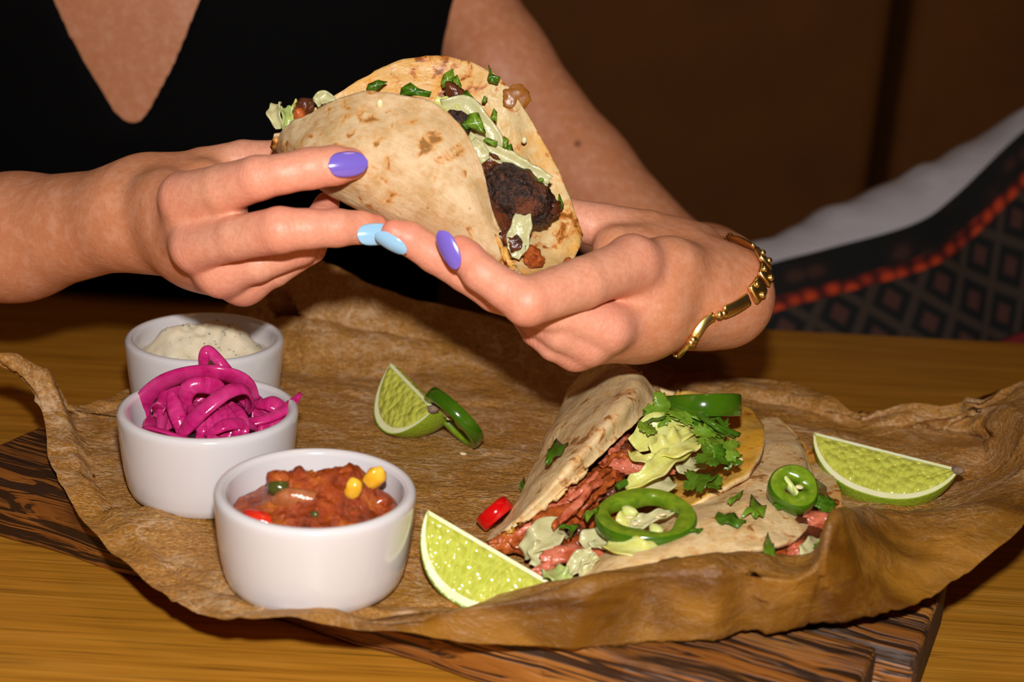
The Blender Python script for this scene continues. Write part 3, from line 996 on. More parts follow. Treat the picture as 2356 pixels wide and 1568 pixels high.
# pickled onion: strips lying over one another
mx_, my_ = RAM['mid']
MD = 0.638
def onion(P, w, label, n=40, flat=0.30, group='pickled onion strips', normal=None):
    P = [at(*p) if len(p) == 3 and p[2] > 0.3 else np.array(p) for p in P]
    k = len(P)
    rad = np.ones(k) * w * 1.45
    rad[0] *= 0.45; rad[-1] *= 0.45
    vs, fs = tube(P, rad, 12, n, flat, normal=normal, sq=.62, cup=.28)
    u = np.repeat(np.linspace(0, 1, n), 12); v = np.tile(np.linspace(0, 1, 12), n)
    uv = np.concatenate([np.stack([u, v], -1), [[0, 0], [1, 0]]])
    o = mesh_obj('pickled_onion_strip', vs, fs, MAT['onion'], uvs=uv)
    tag(o, label, 'pickled onion', group)
    return o
onion([(338, 975, .640), (330, 930, .636), (372, 885, .630), (440, 862, .626), (510, 862, .626), (560, 882, .632), (590, 920, .640)], .0030, 'broad magenta onion strip arching over the left of the onion heap')
onion([(466, 860, .632), (468, 825, .630), (478, 806, .630), (505, 830, .632), (545, 880, .634), (570, 910, .640), (580, 950, .646)], .0018, 'pointed magenta onion strip forming the peak of the onion heap')
onion([(408, 1010, .612), (432, 975, .610), (470, 938, .610), (520, 900, .614), (560, 890, .620), (578, 915, .628), (570, 950, .634)], .0026, 'glossy magenta onion strip looping across the front of the onion heap')
onion([(692, 904, .640), (668, 928, .634), (640, 950, .628), (580, 968, .624), (530, 960, .626), (505, 940, .630)], .0018, 'thin magenta onion strip whose tail sticks out over the right rim')
onion([(392, 900, .618), (402, 935, .616), (414, 970, .614), (418, 1005, .614)], .0024, 'short upright magenta onion strip at the front left of the onion heap')
onion([(428, 950, .626), (428, 905, .622), (452, 886, .622), (500, 892, .626), (520, 920, .632)], .0026, 'curled magenta onion strip nested inside the front loop')
onion([(590, 930, .636), (620, 925, .634), (645, 938, .634), (640, 965, .630), (600, 985, .626)], .0028, 'wide magenta onion strip at the right of the onion heap')
onion([(350, 1000, .628), (375, 978, .624), (400, 962, .622), (420, 960, .622)], .0024, 'short magenta onion strip against the left inner wall')
rnd = random.Random(9)
for i in range(7):
    x0 = 462 + i * 16
    onion([(x0 - 8, 1012, .612), (x0, 985, .612 + rnd.uniform(-.002, .003)), (x0 - 14 + rnd.uniform(-10, 4), 950, .618), (x0 - 30, 925, .626)], rnd.uniform(.0017, .0025),
          'narrow magenta onion strip hanging at the front rim, ' + ['leftmost', 'second from the left', 'third from the left', 'middle one', 'third from the right', 'second from the right', 'rightmost'][i] + ' of seven')
for i in range(16):
    a = rnd.uniform(0, 6.28)
    r0 = rnd.uniform(.017, .026)
    P = []
    z = PZ + rnd.uniform(.024, .038)
    for k in range(6):
        t = a + k * rnd.uniform(.35, .55)
        P.append((mx_ + r0 * math.cos(t), my_ + r0 * math.sin(t), z + .005 * math.sin(k * 1.3 + i)))
    onion(P, rnd.uniform(.0020, .0028), 'magenta onion strip packed deep in the middle ramekin')

# ------------------------------------------------------------------ limes
def lime_wedge(A, B, face_dir, W, Rm, label, flip=1, stem=False, core_bow=0.0):
    """A, B tips of the core edge; face_dir in the cut face towards the rind; the wedge turns W radians about the core"""
    A, B = np.asarray(A, float), np.asarray(B, float)
    X = unit(B - A); a = np.linalg.norm(B - A) / 2; C = (A + B) / 2
    Y = unit(face_dir - X * (np.asarray(face_dir) @ X)); Z = np.cross(X, Y) * flip
    nx, na = 40, 16
    def R(x, k=1.0):
        t = min(1.0, abs(x) / a)
        return Rm * max(0.0, 1 - t ** 2.25) ** 0.62 * k
    def pt(x, r, ph):
        return C + X * x + (Y * math.cos(ph) + Z * math.sin(ph)) * r
    t = thing('lime_wedge', [C[0], C[1], min((pt(x, R(x), p))[2] for x in (0,) for p in (0, W / 2, W))], label, 'lime', 'lime wedges')
    xs = [-a * math.cos(math.pi * i / (nx - 1)) for i in range(nx)]
    vs = [pt(x, R(x), W * j / (na - 1)) for x in xs for j in range(na)]
    fs = grid_faces(nx, na)
    # green rim bands on both faces
    def band(k0, k1, ph, base):
        v2, f2 = [], []
        for i, x in enumerate(xs):
            r = R(x); e0, e1 = max(0, r - k0), max(0, r - k1)
            v2 += [pt(x, e0, ph), pt(x, e1, ph)]
        f2 = [(base + 2 * i, base + 2 * i + 1, base + 2 * i + 3, base + 2 * i + 2) for i in range(nx - 1)]
        return v2, f2
    for ph in (0, W):
        v2, f2 = band(0, 0.0007, ph, len(vs)); vs += v2; fs += f2
    mesh_obj('rind', vs, fs, MAT['rind'], t)
    vs, fs = [], []
    for ph in (0, W):
        v2, f2 = band(0.0006, 0.0042, ph, len(vs)); vs += v2; fs += f2
        b = len(vs)
        for x in xs:
            r = min(0.0022, R(x) * 0.5); vs += [pt(x, 0, ph), pt(x, r, ph)]
        fs += [(b + 2 * i, b + 2 * i + 1, b + 2 * i + 3, b + 2 * i + 2) for i in range(nx - 1)]
    mesh_obj('pith', vs, fs, MAT['pith'], t)
    # pulp: slightly swollen between core and pith on each cut face
    for ph in (0, W):
        vs, uv, fs = [], [], []
        m_ = 22
        inw = (-math.sin(ph), math.cos(ph)) if ph == 0 else (math.sin(ph), -math.cos(ph))
        for i, x in enumerate(xs):
            r1 = max(0.0005, R(x) - 0.0038); r0 = min(0.0016, r1 * 0.5)
            for j in range(m_):
                f = j / (m_ - 1); r = r0 + (r1 - r0) * f
                e = math.sin(math.pi * f) ** 0.5 * min(1.0, 6 * (1 - abs(x) / a))
                p = pt(x, r, ph)
                bul = 0.0010 * e + 0.0005 * e * fnoise(p, 300, 2)
                p = p - (Y * inw[0] + Z * inw[1]) * bul
                vs.append(p); uv.append((x / a * 0.9 * (0.6 + 0.4 * f), f))
        mesh_obj('pulp', vs, grid_faces(nx, m_), MAT['lime'], t, uvs=uv)
    if stem:
        o = blob('stem_scar', B - X * 0.0005 + Y * 0.0012, (.0030, .0022, .0022), MAT['stem'], t, .3, 300, 3, 2)
        o['label'] = 'brown dried stem scar'
    return t
MAT['stem'] = simple('dried_stem_brown', (0.13, 0.075, 0.05), 0.7, col2=(0.30, 0.20, 0.12), vscale=300)
ez = np.array([0, 0, 1.0])
# right wedge: lies on its rind, one cut face turned to the viewer
A, B = on(1873, 994, .052), on(2207, 1078, .0485)
lime_wedge(A, B, on(2015, 1180, .032) - (A + B) / 2, 1.0, 0.0285, 'juicy lime wedge on the right beside the loaded taco', flip=1, stem=True)
# front wedge between salsa ramekin and taco
A, B = on(984, 1172, .060), on(1264, 1336, .038)
lime_wedge(A, B, on(1060, 1392, .0315) - (A + B) / 2, 0.95, 0.0265, 'lime wedge in front, between salsa ramekin and taco', flip=1)
# back wedge standing on its rind
A, B = at(899, 834, .722), at(1001, 938, .686)
lime_wedge(A, B, at(858, 985, .709) - (A + B) / 2, 1.45, 0.0270, 'upright lime wedge with stem scar in the middle of the paper', flip=1, stem=True)

# ------------------------------------------------------------------ chilli rings and seeds
def ring(name, C, nrm, R, wall, th, label, cat='jalapeno slice', skin='jal_skin', flesh='jal_flesh', seeds=3, seed=1, group='jalapeno slices', oval=1.0, xdir=(1, 0, 0), pith=0.5):
    C = np.asarray(C, float); N = unit(nrm); X = unit(np.asarray(xdir) - N * (np.asarray(xdir) @ N)); Y = np.cross(N, X)
    rnd = random.Random(seed)
    ph = [rnd.uniform(0, 6.28) for _ in range(4)]
    n = 56
    def rad(a, k):
        return k * (1 + .035 * math.sin(2 * a + ph[0]) + .03 * math.sin(3 * a + ph[1]))
    def P(a, r, z):
        return C + X * math.cos(a) * r * oval + Y * math.sin(a) * r + N * z
    t = thing(name, C - N * 0, label, cat, group)
    h = th / 2
    prof_o = [(-0.0006, -h), (0, -h + .0006), (0.0002, 0), (0, h - .0006), (-0.0006, h)]
    vs = [P(2 * math.pi * i / n, rad(2 * math.pi * i / n, R) + dr, z) for i in range(n) for dr, z in prof_o]
    mesh_obj('skin', vs, grid_faces(n, 5, close_u=True), MAT[skin], t)
    def inner(a):
        return rad(a, R) - wall * (1 + .22 * math.sin(3 * a + ph[2]) + .1 * math.sin(5 * a + ph[3]))
    vs = []
    for i in range(n):
        a = 2 * math.pi * i / n; ro = rad(a, R) - .0006; ri = inner(a)
        for r, z in ((ro, h), (ro * .7 + ri * .3, h + .0002), (ri + .0005, h), (ri, h - .0006), (ri - .0001, 0), (ri, -h + .0006), (ri + .0005, -h), (ro, -h)):
            vs.append(P(a, r, z))
    fl = mesh_obj('flesh', vs, grid_faces(n, 8, close_u=True), MAT[flesh], t)
    # pale membrane ribs and seeds
    for k in range(2):
        a = ph[2] + k * math.pi + rnd.uniform(-.4, .4)
        r = inner(a)
        q = P(a, r * .62, 0)
        dirv = unit(P(a, 1, 0) - C)
        rm = Matrix((dirv, np.cross(N, dirv), N)).transposed()
        blob('membrane', q, (r * pith, r * .16 + .0006, h * .8), MAT['jal_pith'], fl, .3, 300, seed + k, 2, rm)
    for k in range(seeds):
        a = rnd.uniform(0, 6.28); r = R * rnd.uniform(.1, .38)
        rm = euler(rnd.uniform(-.4, .4), rnd.uniform(-.4, .4), a)
        blob('seed', P(a, r, rnd.uniform(-.2, .6) * h), (.0018, .0013, .0006), MAT['seed'], fl, .1, 300, k, 2, rm)
    return t
def view_n(P):
    return unit(EYE - np.asarray(P))
c = on(1486, 1192, .0575)
ring('jalapeno_slice', c, unit(ez * .9 + np.array([-.05, -.14, 0])), .0186, .0060, .0056, 'large hollow jalapeno ring lying flat on the two tacos', seeds=4, seed=3, oval=1.06, pith=.3)
c = on(1824, 1127, .0625)
ring('jalapeno_slice', c, unit(view_n(c) * .72 + ez * .6 + np.array([.12, 0, 0])), .0100, .0058, .0085, 'small thick jalapeno end slice on the pale tortilla at right', seeds=1, seed=5, oval=1.04, pith=1.3)
c = on(1616, 934, .078)
ring('jalapeno_slice', c, unit(ez * 1.0 + np.array([-.10, .42, 0])), .0172, .0055, .0098, 'glossy jalapeno ring on edge atop the lettuce of the left taco', seeds=0, seed=8)
c = on(1046, 962, .0475)
ax = unit(on(1108, 1025, .034) - on(985, 892, .062))
ring('jalapeno_slice', c, unit(-RIGHT * .7 - UP * .7 - FWD * .24 - ax * (ax @ (-RIGHT * .7 - UP * .7 - FWD * .24))), .0180, .0042, .0066, 'jalapeno ring leaning against the upright lime wedge', seeds=3, seed=12, xdir=ax)
c = on(1140, 1180, .0395)
ax = unit(on(1175, 1152, .036) - on(1106, 1212, .036))
ring('chili_slice', c, unit(np.cross(view_n(c), ax) - .04 * view_n(c)), .0082, .0020, .0066, 'small bright red chili slice beside the left taco fold', cat='chili slice', skin='chili', flesh='chili_in', seeds=2, seed=4, group=None, xdir=ax, pith=.2)
def loose_seed(px, py, z, a, label):
    o = blob('pepper_seed', on(px, py, z), (.0022, .0016, .0007), MAT['seed'], None, .1, 300, a, 2, euler(.1, .2, a))
    tag(o, label, 'seed')
loose_seed(1066, 1043, PZ + .0008, .8, 'pale pepper seed lying alone on the paper by the leaning jalapeno')

# ------------------------------------------------------------------ leaves, lettuce, meat: small builders
def leaf(P, size, nrm, rot, mat='cilantro', parent=None, lobes=3, name='cilantro_leaf', curl=0.25, seed=0, aspect=1.0, label=None):
    """a flat-leaved coriander leaf: toothed lobes, cupped and folded along the midrib"""
    P = np.asarray(P, float); N = unit(nrm)
    ref = np.array([1.0, 0.13, 0.0]); X0 = unit(ref - N * (ref @ N)); Y0 = np.cross(N, X0)
    X = X0 * math.cos(rot) + Y0 * math.sin(rot); Y = np.cross(N, X)
    n, rings = 48, 3
    vs = [P + N * size * .05]
    for k in range(1, rings + 1):
        for i in range(n):
            a = 2 * math.pi * i / n
            lob = abs(math.cos(lobes * a / 2)) ** 0.55
            if lobes == 0:
                r = 1.0 + .22 * math.sin(2 * a + seed) + .12 * math.sin(5 * a + seed * 2)
            else:
                r = .42 + .50 * lob + .10 * math.sin(lobes * 4 * a + seed)
            r *= size * (k / rings)
            x, y = r * math.cos(a), r * math.sin(a) * aspect
            h = curl * (y * y * 1.6 - x * x * .8 + .35 * x * y) / size + size * .10 * math.sin(x / size * 5 + seed) * math.sin(y / size * 4 + seed)
            vs.append(P + X * x + Y * y + N * h)
    fs = [(0, 1 + i, 1 + (i + 1) % n) for i in range(n)]
    for k in range(rings - 1):
        b = 1 + k * n
        fs += [(b + i, b + n + i, b + n + (i + 1) % n, b + (i + 1) % n) for i in range(n)]
    uv = [(0.5 + 0.5 * (v - P) @ X / size, 0.5 + 0.5 * (v - P) @ Y / size) for v in vs]
    o = mesh_obj(name, vs, fs, MAT[mat], parent, uvs=np.array(uv))
    solid(o, max(0.00025, size * .035), 0)
    if label: o['label'] = label
    return o

def bit(P, pts_px, d_or_z, mat='cilantro', parent=None, name='cilantro_leaf', bend=0.002, byz=False, seed=0, label=None, thick=0.0004):
    """a chopped leaf scrap: an outline of photo points, bulged across its middle"""
    Q = [on(x, y, d_or_z) if byz else at(x, y, d_or_z) for x, y in pts_px]
    n = len(Q); C = sum(Q) / n
    N = unit(np.cross(Q[1] - Q[0], Q[2] - Q[0]))
    if N @ (EYE - C) < 0: N = -N
    Qa = np.array(Q); dense = np.concatenate([[Qa[i] * (1 - f) + Qa[(i + 1) % n] * f for f in (0.04, .35, .65, .96)] for i in range(n)])
    vs = [C + N * bend]
    for k, f in enumerate((.55, 1.0)):
        for i, q in enumerate(dense):
            vs.append(C + (q - C) * f + N * (bend * (1 - f) + bend * .9 * math.sin(i * 1.1 + seed) * f))
    m_ = len(dense)
    fs = [(0, 1 + i, 1 + (i + 1) % m_) for i in range(m_)] + [(1 + i, 1 + m_ + i, 1 + m_ + (i + 1) % m_, 1 + (i + 1) % m_) for i in range(m_)]
    L = max(np.linalg.norm(v - C) for v in vs)
    uv = [((v - C)[0] / L * .5 + .5, (v - C)[2] / L * .5 + .5) for v in vs]
    o = mesh_obj(name, vs, fs, MAT[mat], parent, uvs=np.array(uv))
    solid(o, thick, 0)
    if label: o['label'] = label
    return o

def shred(P, w, mat, parent, name='lettuce_shred', normal=(0, -.7, .7), cup=.15, wav=.0012, wavf=2.5, seed=0, n=26, m_=9, thick=.0007, label=None):
    g = ribbon_grid(P, w, n, m_, normal, cup, wav * .55, wavf, seed)
    o = grid_obj(name, g, MAT[mat], parent)
    solid(o, thick, 0)
    if label: o['label'] = label
    return o

def strand(P, r, mat, parent, name='meat_strand', n=22, flat=.7, seed=0, seg=9):
    vs, fs = tube(P, r, seg, n, flat)
    vs = np.array([v + np.array([fnoise(v, 260, seed), fnoise(v, 260, seed + 2), fnoise(v, 260, seed + 4)]) * 0.0016 for v in vs])
    return mesh_obj(name, vs, fs, MAT[mat], parent)

def tortilla(ctrl, mats, parent, flip=False, nu=90, nv=110, wob=0.0012, seed=0, thick=0.0022, rim=0.0010):
    g = patch(ctrl, nu, nv)
    n = grid_normals(g)
    for i in range(nu):
        for j in range(nv):
            p = g[i, j]
            g[i, j] = p + n[i, j] * (wob * fnoise(p, 34, seed) + wob * .55 * fnoise(p, 85, seed + 3) + wob * .22 * fnoise(p, 210, seed + 5))
    for i in range(nu):     # nibbled, uneven rim
        for j, k in ((0, 2), (nv - 1, nv - 3)):
            e = unit(g[i, j] - g[i, k])
            g[i, j] = g[i, j] + e * rim * (fnoise(g[i, j], 120, seed + 9) + .5 * fnoise(g[i, j], 330, seed + 11))
    u, v = np.meshgrid(np.linspace(0, 1, nu), np.linspace(0, 1, nv), indexing='ij')
    fs = grid_faces(nu, nv)
    if flip: fs = [f[::-1] for f in fs]
    o = mesh_obj('tortilla', g.reshape(-1, 3), fs, mats, parent, uvs=np.stack([u, v], -1).reshape(-1, 2))
    solid(o, thick, -1.0, 1, 0)
    return o

# ------------------------------------------------------------------ the taco held in the hands
taco = thing('taco', at(960, 500, .60), 'folded toasted tortilla taco held up in both hands', 'taco')
HT = [
    [(628, 335, .614), (630, 342, .614), (640, 352, .619), (646, 336, .626), (652, 318, .628)],
    [(655, 292, .604), (652, 338, .601), (664, 382, .612), (690, 320, .630), (700, 272, .633)],
    [(712, 257, .597), (700, 345, .590), (716, 428, .606), (750, 300, .632), (765, 228, .636)],
    [(800, 219, .590), (785, 355, .581), (800, 471, .602), (835, 290, .634), (858, 170, .640)],
    [(905, 211, .586), (890, 375, .577), (890, 506, .600), (950, 300, .636), (952, 134, .642)],
    [(1000, 238, .585), (985, 420, .576), (985, 552, .598), (1060, 350, .636), (1068, 140, .643)],
    [(1064, 296, .585), (1060, 470, .577), (1076, 592, .596), (1150, 420, .633), (1160, 190, .641)],
    [(1110, 392, .583), (1115, 525, .579), (1140, 622, .594), (1225, 480, .628), (1212, 262, .636)],
    [(1142, 520, .582), (1158, 588, .583), (1188, 641, .592), (1280, 575, .618), (1290, 415, .630)],
    [(1176, 612, .584), (1190, 634, .587), (1222, 645, .593), (1312, 612, .607), (1334, 545, .622)],
]
tortilla([[at(*p) for p in row] for row in HT], [MAT['tort_out'], MAT['tort_in']], taco, flip=True, seed=1, wob=.0016)
# filling, from the left end to the open right end
strand([at(690, 320, .614), at(800, 340, .610), at(900, 370, .608), at(1000, 420, .607), at(1090, 480, .606), at(1170, 550, .602)], [.004, .009, .011, .012, .012, .007], 'meat_dark', taco, 'meat_filling', 30, .9, 3, 14)
o = blob('charred_meat', at(1188, 455, .603), (.0178, .0098, .0122), MAT['crust'], taco, .16, 130, 7, 5, euler(.1, .55, .0), oct2=.10)
o['label'] = 'dark charred piece of meat'
blob('meat_chunk', at(1255, 478, .606), (.0062, .0050, .0055), MAT['meat_dark'], taco, .35, 200, 3, 4, oct2=.15)
blob('meat_chunk', at(1228, 592, .598), (.0046, .0048, .0040), MAT['meat'], taco, .35, 180, 5, 4, euler(0, .5, 0), oct2=.15)
blob('meat_chunk', at(1306, 604, .604), (.0020, .0028, .0022), MAT['meat'], taco, .35, 180, 8, 3)
blob('meat_chunk', at(1180, 552, .600), (.0065, .0055, .0050), MAT['meat_dark'], taco, .35, 180, 9, 4, oct2=.15)
blob('meat_chunk', at(1134, 385, .602), (.0060, .0040, .0050), MAT['meat_dark'], taco, .35, 180, 19, 4, euler(0, .5, 0), oct2=.15)
blob('meat_chunk', at(702, 243, .618), (.0044, .0030, .0035), MAT['meat_dark'], taco, .35, 200, 4, 3, oct2=.15)
blob('meat_chunk', at(690, 262, .616), (.0030, .0040, .0035), MAT['meat'], taco, .35, 200, 14, 3, oct2=.15)
blob('meat_chunk', at(1048, 215, .624), (.0060, .0030, .0035), MAT['meat_dark'], taco, .35, 200, 24, 3, euler(0, .6, 0), oct2=.15)
blob('meat_chunk', at(1056, 278, .604), (.0065, .0026, .0040), MAT['crust'], taco, .3, 200, 25, 3, euler(0, .5, 0))
o = blob('melted_cheese', at(1188, 226, .6372), (.0060, .0014, .0066), MAT['drip'], taco, .30, 150, 6, 4, euler(-.3, .5, 0), oct2=.1)
o['label'] = 'browned drip of melted cheese on the rim'
shred([at(1018, 250, .612), at(1062, 246, .610), at(1100, 275, .610), at(1130, 320, .611), at(1150, 358, .612)], [.007, .0095, .009, .0085, .006], 'lettuce', taco, seed=1, normal=(.1, -.9, .3), cup=.22)
shred([at(1076, 316, .604), at(1120, 345, .602), at(1170, 372, .602), at(1215, 395, .603), at(1262, 422, .604)], [.004, .0062, .0068, .0062, .0050], 'lettuce', taco, seed=2, normal=(0.2, -.8, .5), cup=.45, wav=.0010, wavf=6)
shred([at(1080, 330, .598), at(1100, 350, .598), at(1115, 372, .598)], [.007, .008, .005], 'lettuce', taco, seed=5, normal=(.1, -.9, .2))
shred([at(1212, 475, .598), at(1200, 515, .596), at(1192, 555, .596), at(1180, 592, .597)], [.0040, .0085, .0095, .0060], 'lettuce', taco, seed=3, normal=(-.1, -1, .1), cup=.10, wav=.0008, wavf=5)
shred([at(640, 240, .622), at(636, 262, .618), at(646, 296, .616)], [.004, .0065, .003], 'lettuce', taco, seed=4, normal=(-.3, -.8, .3), cup=.4)
shred([at(655, 250, .620), at(664, 270, .616), at(656, 300, .616)], [.003, .0062, .003], 'lettuce_g', taco, seed=6, normal=(.3, -.8, .3), cup=.4)
shred([at(684, 232, .622), at(676, 262, .618), at(680, 290, .614)], [.0022, .0034, .0022], 'lettuce_y', taco, seed=7, normal=(.3, -.8, .3), cup=.4)
shred([at(726, 238, .622), at(744, 226, .622), at(770, 234, .622)], [.004, .006, .003], 'lettuce', taco, seed=8, normal=(0, -.8, .4), cup=.3)
shred([at(1000, 232, .612), at(1030, 245, .612), at(1058, 272, .610)], [.004, .006, .003], 'lettuce_y', taco, seed=9, normal=(0, -.8, .4), cup=.3)
for pts, d, mt in [
    ([(842, 207), (848, 192), (872, 184), (892, 188), (874, 202), (862, 213)], .628, 'cilantro'),
    ([(920, 218), (922, 204), (944, 189), (962, 203), (994, 212), (988, 223), (950, 220)], .602, 'cilantro'),
    ([(1014, 190), (1020, 172), (1042, 157), (1046, 176), (1036, 200), (1018, 202)], .630, 'cilantro_l'),
    ([(1040, 180), (1052, 172), (1062, 198), (1060, 210), (1044, 208)], .629, 'cilantro_l'),
    ([(1121, 182), (1126, 166), (1124, 148), (1132, 170), (1152, 178), (1144, 194), (1126, 190)], .634, 'cilantro'),
    ([(1064, 218), (1072, 206), (1090, 226), (1106, 240), (1098, 251), (1074, 240)], .616, 'cilantro'),
    ([(1108, 236), (1114, 220), (1122, 226), (1116, 238)], .630, 'cilantro_l'),
    ([(1128, 272), (1136, 250), (1144, 258), (1142, 284)], .628, 'cilantro_l'),
    ([(1070, 288), (1078, 262), (1100, 258), (1112, 284), (1118, 308), (1096, 300)], .599, 'cilantro_l'),
    ([(1112, 322), (1120, 316), (1146, 326), (1142, 338), (1124, 332)], .598, 'cilantro_l'),
    ([(1156, 340), (1158, 312), (1170, 320), (1168, 346)], .606, 'cilantro_l'),
    ([(1154, 346), (1176, 330), (1184, 356), (1174, 352)], .604, 'cilantro'),
    ([(1282, 480), (1286, 444), (1298, 472), (1292, 482)], .614, 'cilantro'),
    ([(1236, 416), (1244, 408), (1252, 412), (1246, 420)], .599, 'cilantro_l'),
    ([(1206, 570), (1212, 562), (1214, 574), (1209, 578)], .596, 'cilantro'),
    ([(1060, 282), (1070, 278), (1080, 296), (1070, 300)], .601, 'cilantro'),
]:
    bit(None, pts, d, mt, taco, bend=.0012, seed=pts[0][0])
blob('sesame_seed', at(1206, 322, .626), (.0013, .0012, .0017), MAT['seed'], taco, .1, 300, 1, 2)
blob('sesame_seed', at(874, 238, .584), (.0014, .0010, .0020), MAT['seed'], taco, .1, 300, 2, 2)

# ------------------------------------------------------------------ two filled tacos on the paper
tl = thing('taco', on(1420, 1100, PZ), 'loaded taco leaning open on the left, topped with lettuce and coriander', 'taco', 'tacos on the paper')
T1 = [
    [(1128, 1248, .037), (1126, 1246, .0365), (1122, 1243, .0345), (1135, 1246, .0330), (1150, 1252, .0330)],
    [(1212, 1194, .050), (1192, 1186, .050), (1166, 1186, .0385), (1230, 1215, .0325), (1330, 1255, .0345)],
    [(1298, 1124, .061), (1258, 1114, .062), (1212, 1108, .043), (1350, 1180, .034), (1480, 1232, .042)],
    [(1370, 1058, .068), (1318, 1040, .071), (1252, 1018, .047), (1430, 1110, .037), (1612, 1164, .050)],
    [(1440, 992, .073), (1384, 960, .079), (1296, 928, .050), (1510, 1010, .042), (1725, 1095, .0555)],
    [(1504, 930, .075), (1440, 892, .083), (1338, 864, .051), (1540, 930, .046), (1760, 1010, .056)],
    [(1506, 896, .073), (1448, 848, .079), (1366, 836, .056), (1540, 900, .050), (1735, 955, .052)],
    [(1470, 858, .068), (1440, 838, .069), (1400, 830, .062), (1530, 895, .052), (1690, 925, .050)],
]
def tac_tort(ctrl, mats, parent, **k):
    return tortilla([[on(*p) for p in row] for row in ctrl], mats, parent, **k)
tac_tort(T1, [MAT['tort_white'], MAT['tort_lower']], tl, seed=4, wob=.0016)
tr_ = thing('taco', on(1620, 1200, PZ), 'loaded taco on the right with pale outer tortilla and jalapenos on top', 'taco', 'tacos on the paper')
T2 = [
    [(1306, 1372, .0345), (1306, 1366, .0345), (1312, 1356, .0335), (1322, 1368, .0325), (1330, 1376, .0325)],
    [(1400, 1348, .046), (1392, 1306, .0475), (1388, 1268, .0375), (1420, 1340, .0325), (1450, 1390, .0325)],
    [(1560, 1314, .054), (1530, 1244, .056), (1500, 1170, .0375), (1560, 1260, .0325), (1640, 1366, .034)],
    [(1700, 1268, .056), (1652, 1176, .057), (1600, 1080, .0375), (1700, 1200, .0325), (1820, 1326, .040)],
    [(1812, 1248, .054), (1760, 1126, .056), (1690, 1010, .0375), (1800, 1120, .0325), (1915, 1250, .045)],
    [(1866, 1196, .051), (1835, 1060, .052), (1750, 966, .0375), (1830, 1050, .0325), (1938, 1160, .045)],
    [(1872, 1090, .047), (1835, 1005, .045), (1790, 962, .0390), (1845, 1020, .0345), (1910, 1090, .038)],
]
tac_tort(T2, [MAT['tort_white'], MAT['tort_in']], tr_, seed=8, wob=.0016)

rnd = random.Random(21)
def meat(px, py, z, L, r, ang, mt, parent, seed, tilt=0.0):
    """a torn strip of pulled pork: a bundle lump with fibres along it"""
    return blob('meat_chunk', on(px, py, z), (L, r, r * .8), MAT[mt], parent, .38, 170, seed, 4, euler(rnd.uniform(-.3, .3), tilt, ang), oct2=.16)
# filling bed of the left taco
strand([on(1150, 1246, .036), on(1230, 1200, .040), on(1310, 1140, .045), on(1390, 1070, .050), on(1460, 1000, .052), on(1510, 940, .054)], [.003, .007, .010, .012, .012, .008], 'meat_dark', tl, 'meat_filling', 30, .8, 6, 14)
for i, (px, py, z, L, r, a, mt) in enumerate([
    (1335, 1140, .052, .019, .0062, .65, 'meat_pink'), (1300, 1185, .048, .016, .0055, .6, 'meat'), (1355, 1112, .056, .017, .0050, .75, 'meat'),
    (1400, 1090, .056, .013, .0060, 1.0, 'meat'), (1425, 1060, .060, .010, .0055, .5, 'meat_pink'), (1470, 1075, .060, .014, .0045, -.1, 'meat_pink'),
    (1440, 1030, .062, .012, .0045, .7, 'meat_dark'), (1250, 1200, .044, .014, .0045, .6, 'meat'), (1205, 1230, .041, .014, .0042, .5, 'meat'),
    (1170, 1252, .038, .010, .0040, .3, 'meat'), (1390, 1190, .047, .013, .0055, .5, 'meat'), (1350, 1215, .043, .012, .0050, .3, 'meat_dark'),
    (1310, 1275, .0425, .013, .0042, .35, 'meat_pink'), (1265, 1300, .0385, .009, .0034, .9, 'meat_pink'), (1345, 1250, .041, .012, .0046, .5, 'meat'),
    (1420, 1020, .062, .012, .0045, .9, 'meat'), (1395, 1240, .042, .010, .004, .2, 'meat'), (1220, 1265, .038, .010, .004, -.4, 'meat'),
    (1440, 1130, .052, .012, .005, .5, 'meat_dark'), (1475, 1045, .058, .010, .005, .3, 'meat_dark'), (1285, 1150, .050, .014, .005, .7, 'meat_dark')]):
    meat(px, py, z, L, r, a, mt, tl, i)
for i, (P, r) in enumerate([
    ([(1270, 1215, .050), (1320, 1165, .056), (1365, 1110, .061), (1400, 1075, .062)], .0016), ([(1285, 1200, .052), (1335, 1150, .058), (1385, 1100, .062)], .0014),
    ([(1330, 1185, .052), (1370, 1140, .057), (1410, 1100, .060)], .0014), ([(1150, 1245, .040), (1210, 1215, .045), (1270, 1190, .048)], .0015),
    ([(1180, 1260, .040), (1240, 1235, .043), (1300, 1215, .045)], .0014), ([(1400, 1050, .064), (1430, 1020, .066), (1470, 1000, .066)], .0014),
    ([(1385, 1075, .062), (1420, 1045, .065), (1445, 1050, .064)], .0013), ([(1310, 1150, .056), (1345, 1118, .061), (1375, 1085, .064)], .0012)]):
    strand([on(*p) for p in P], r, 'meat_pink' if i % 2 else 'meat', tl, seed=i)
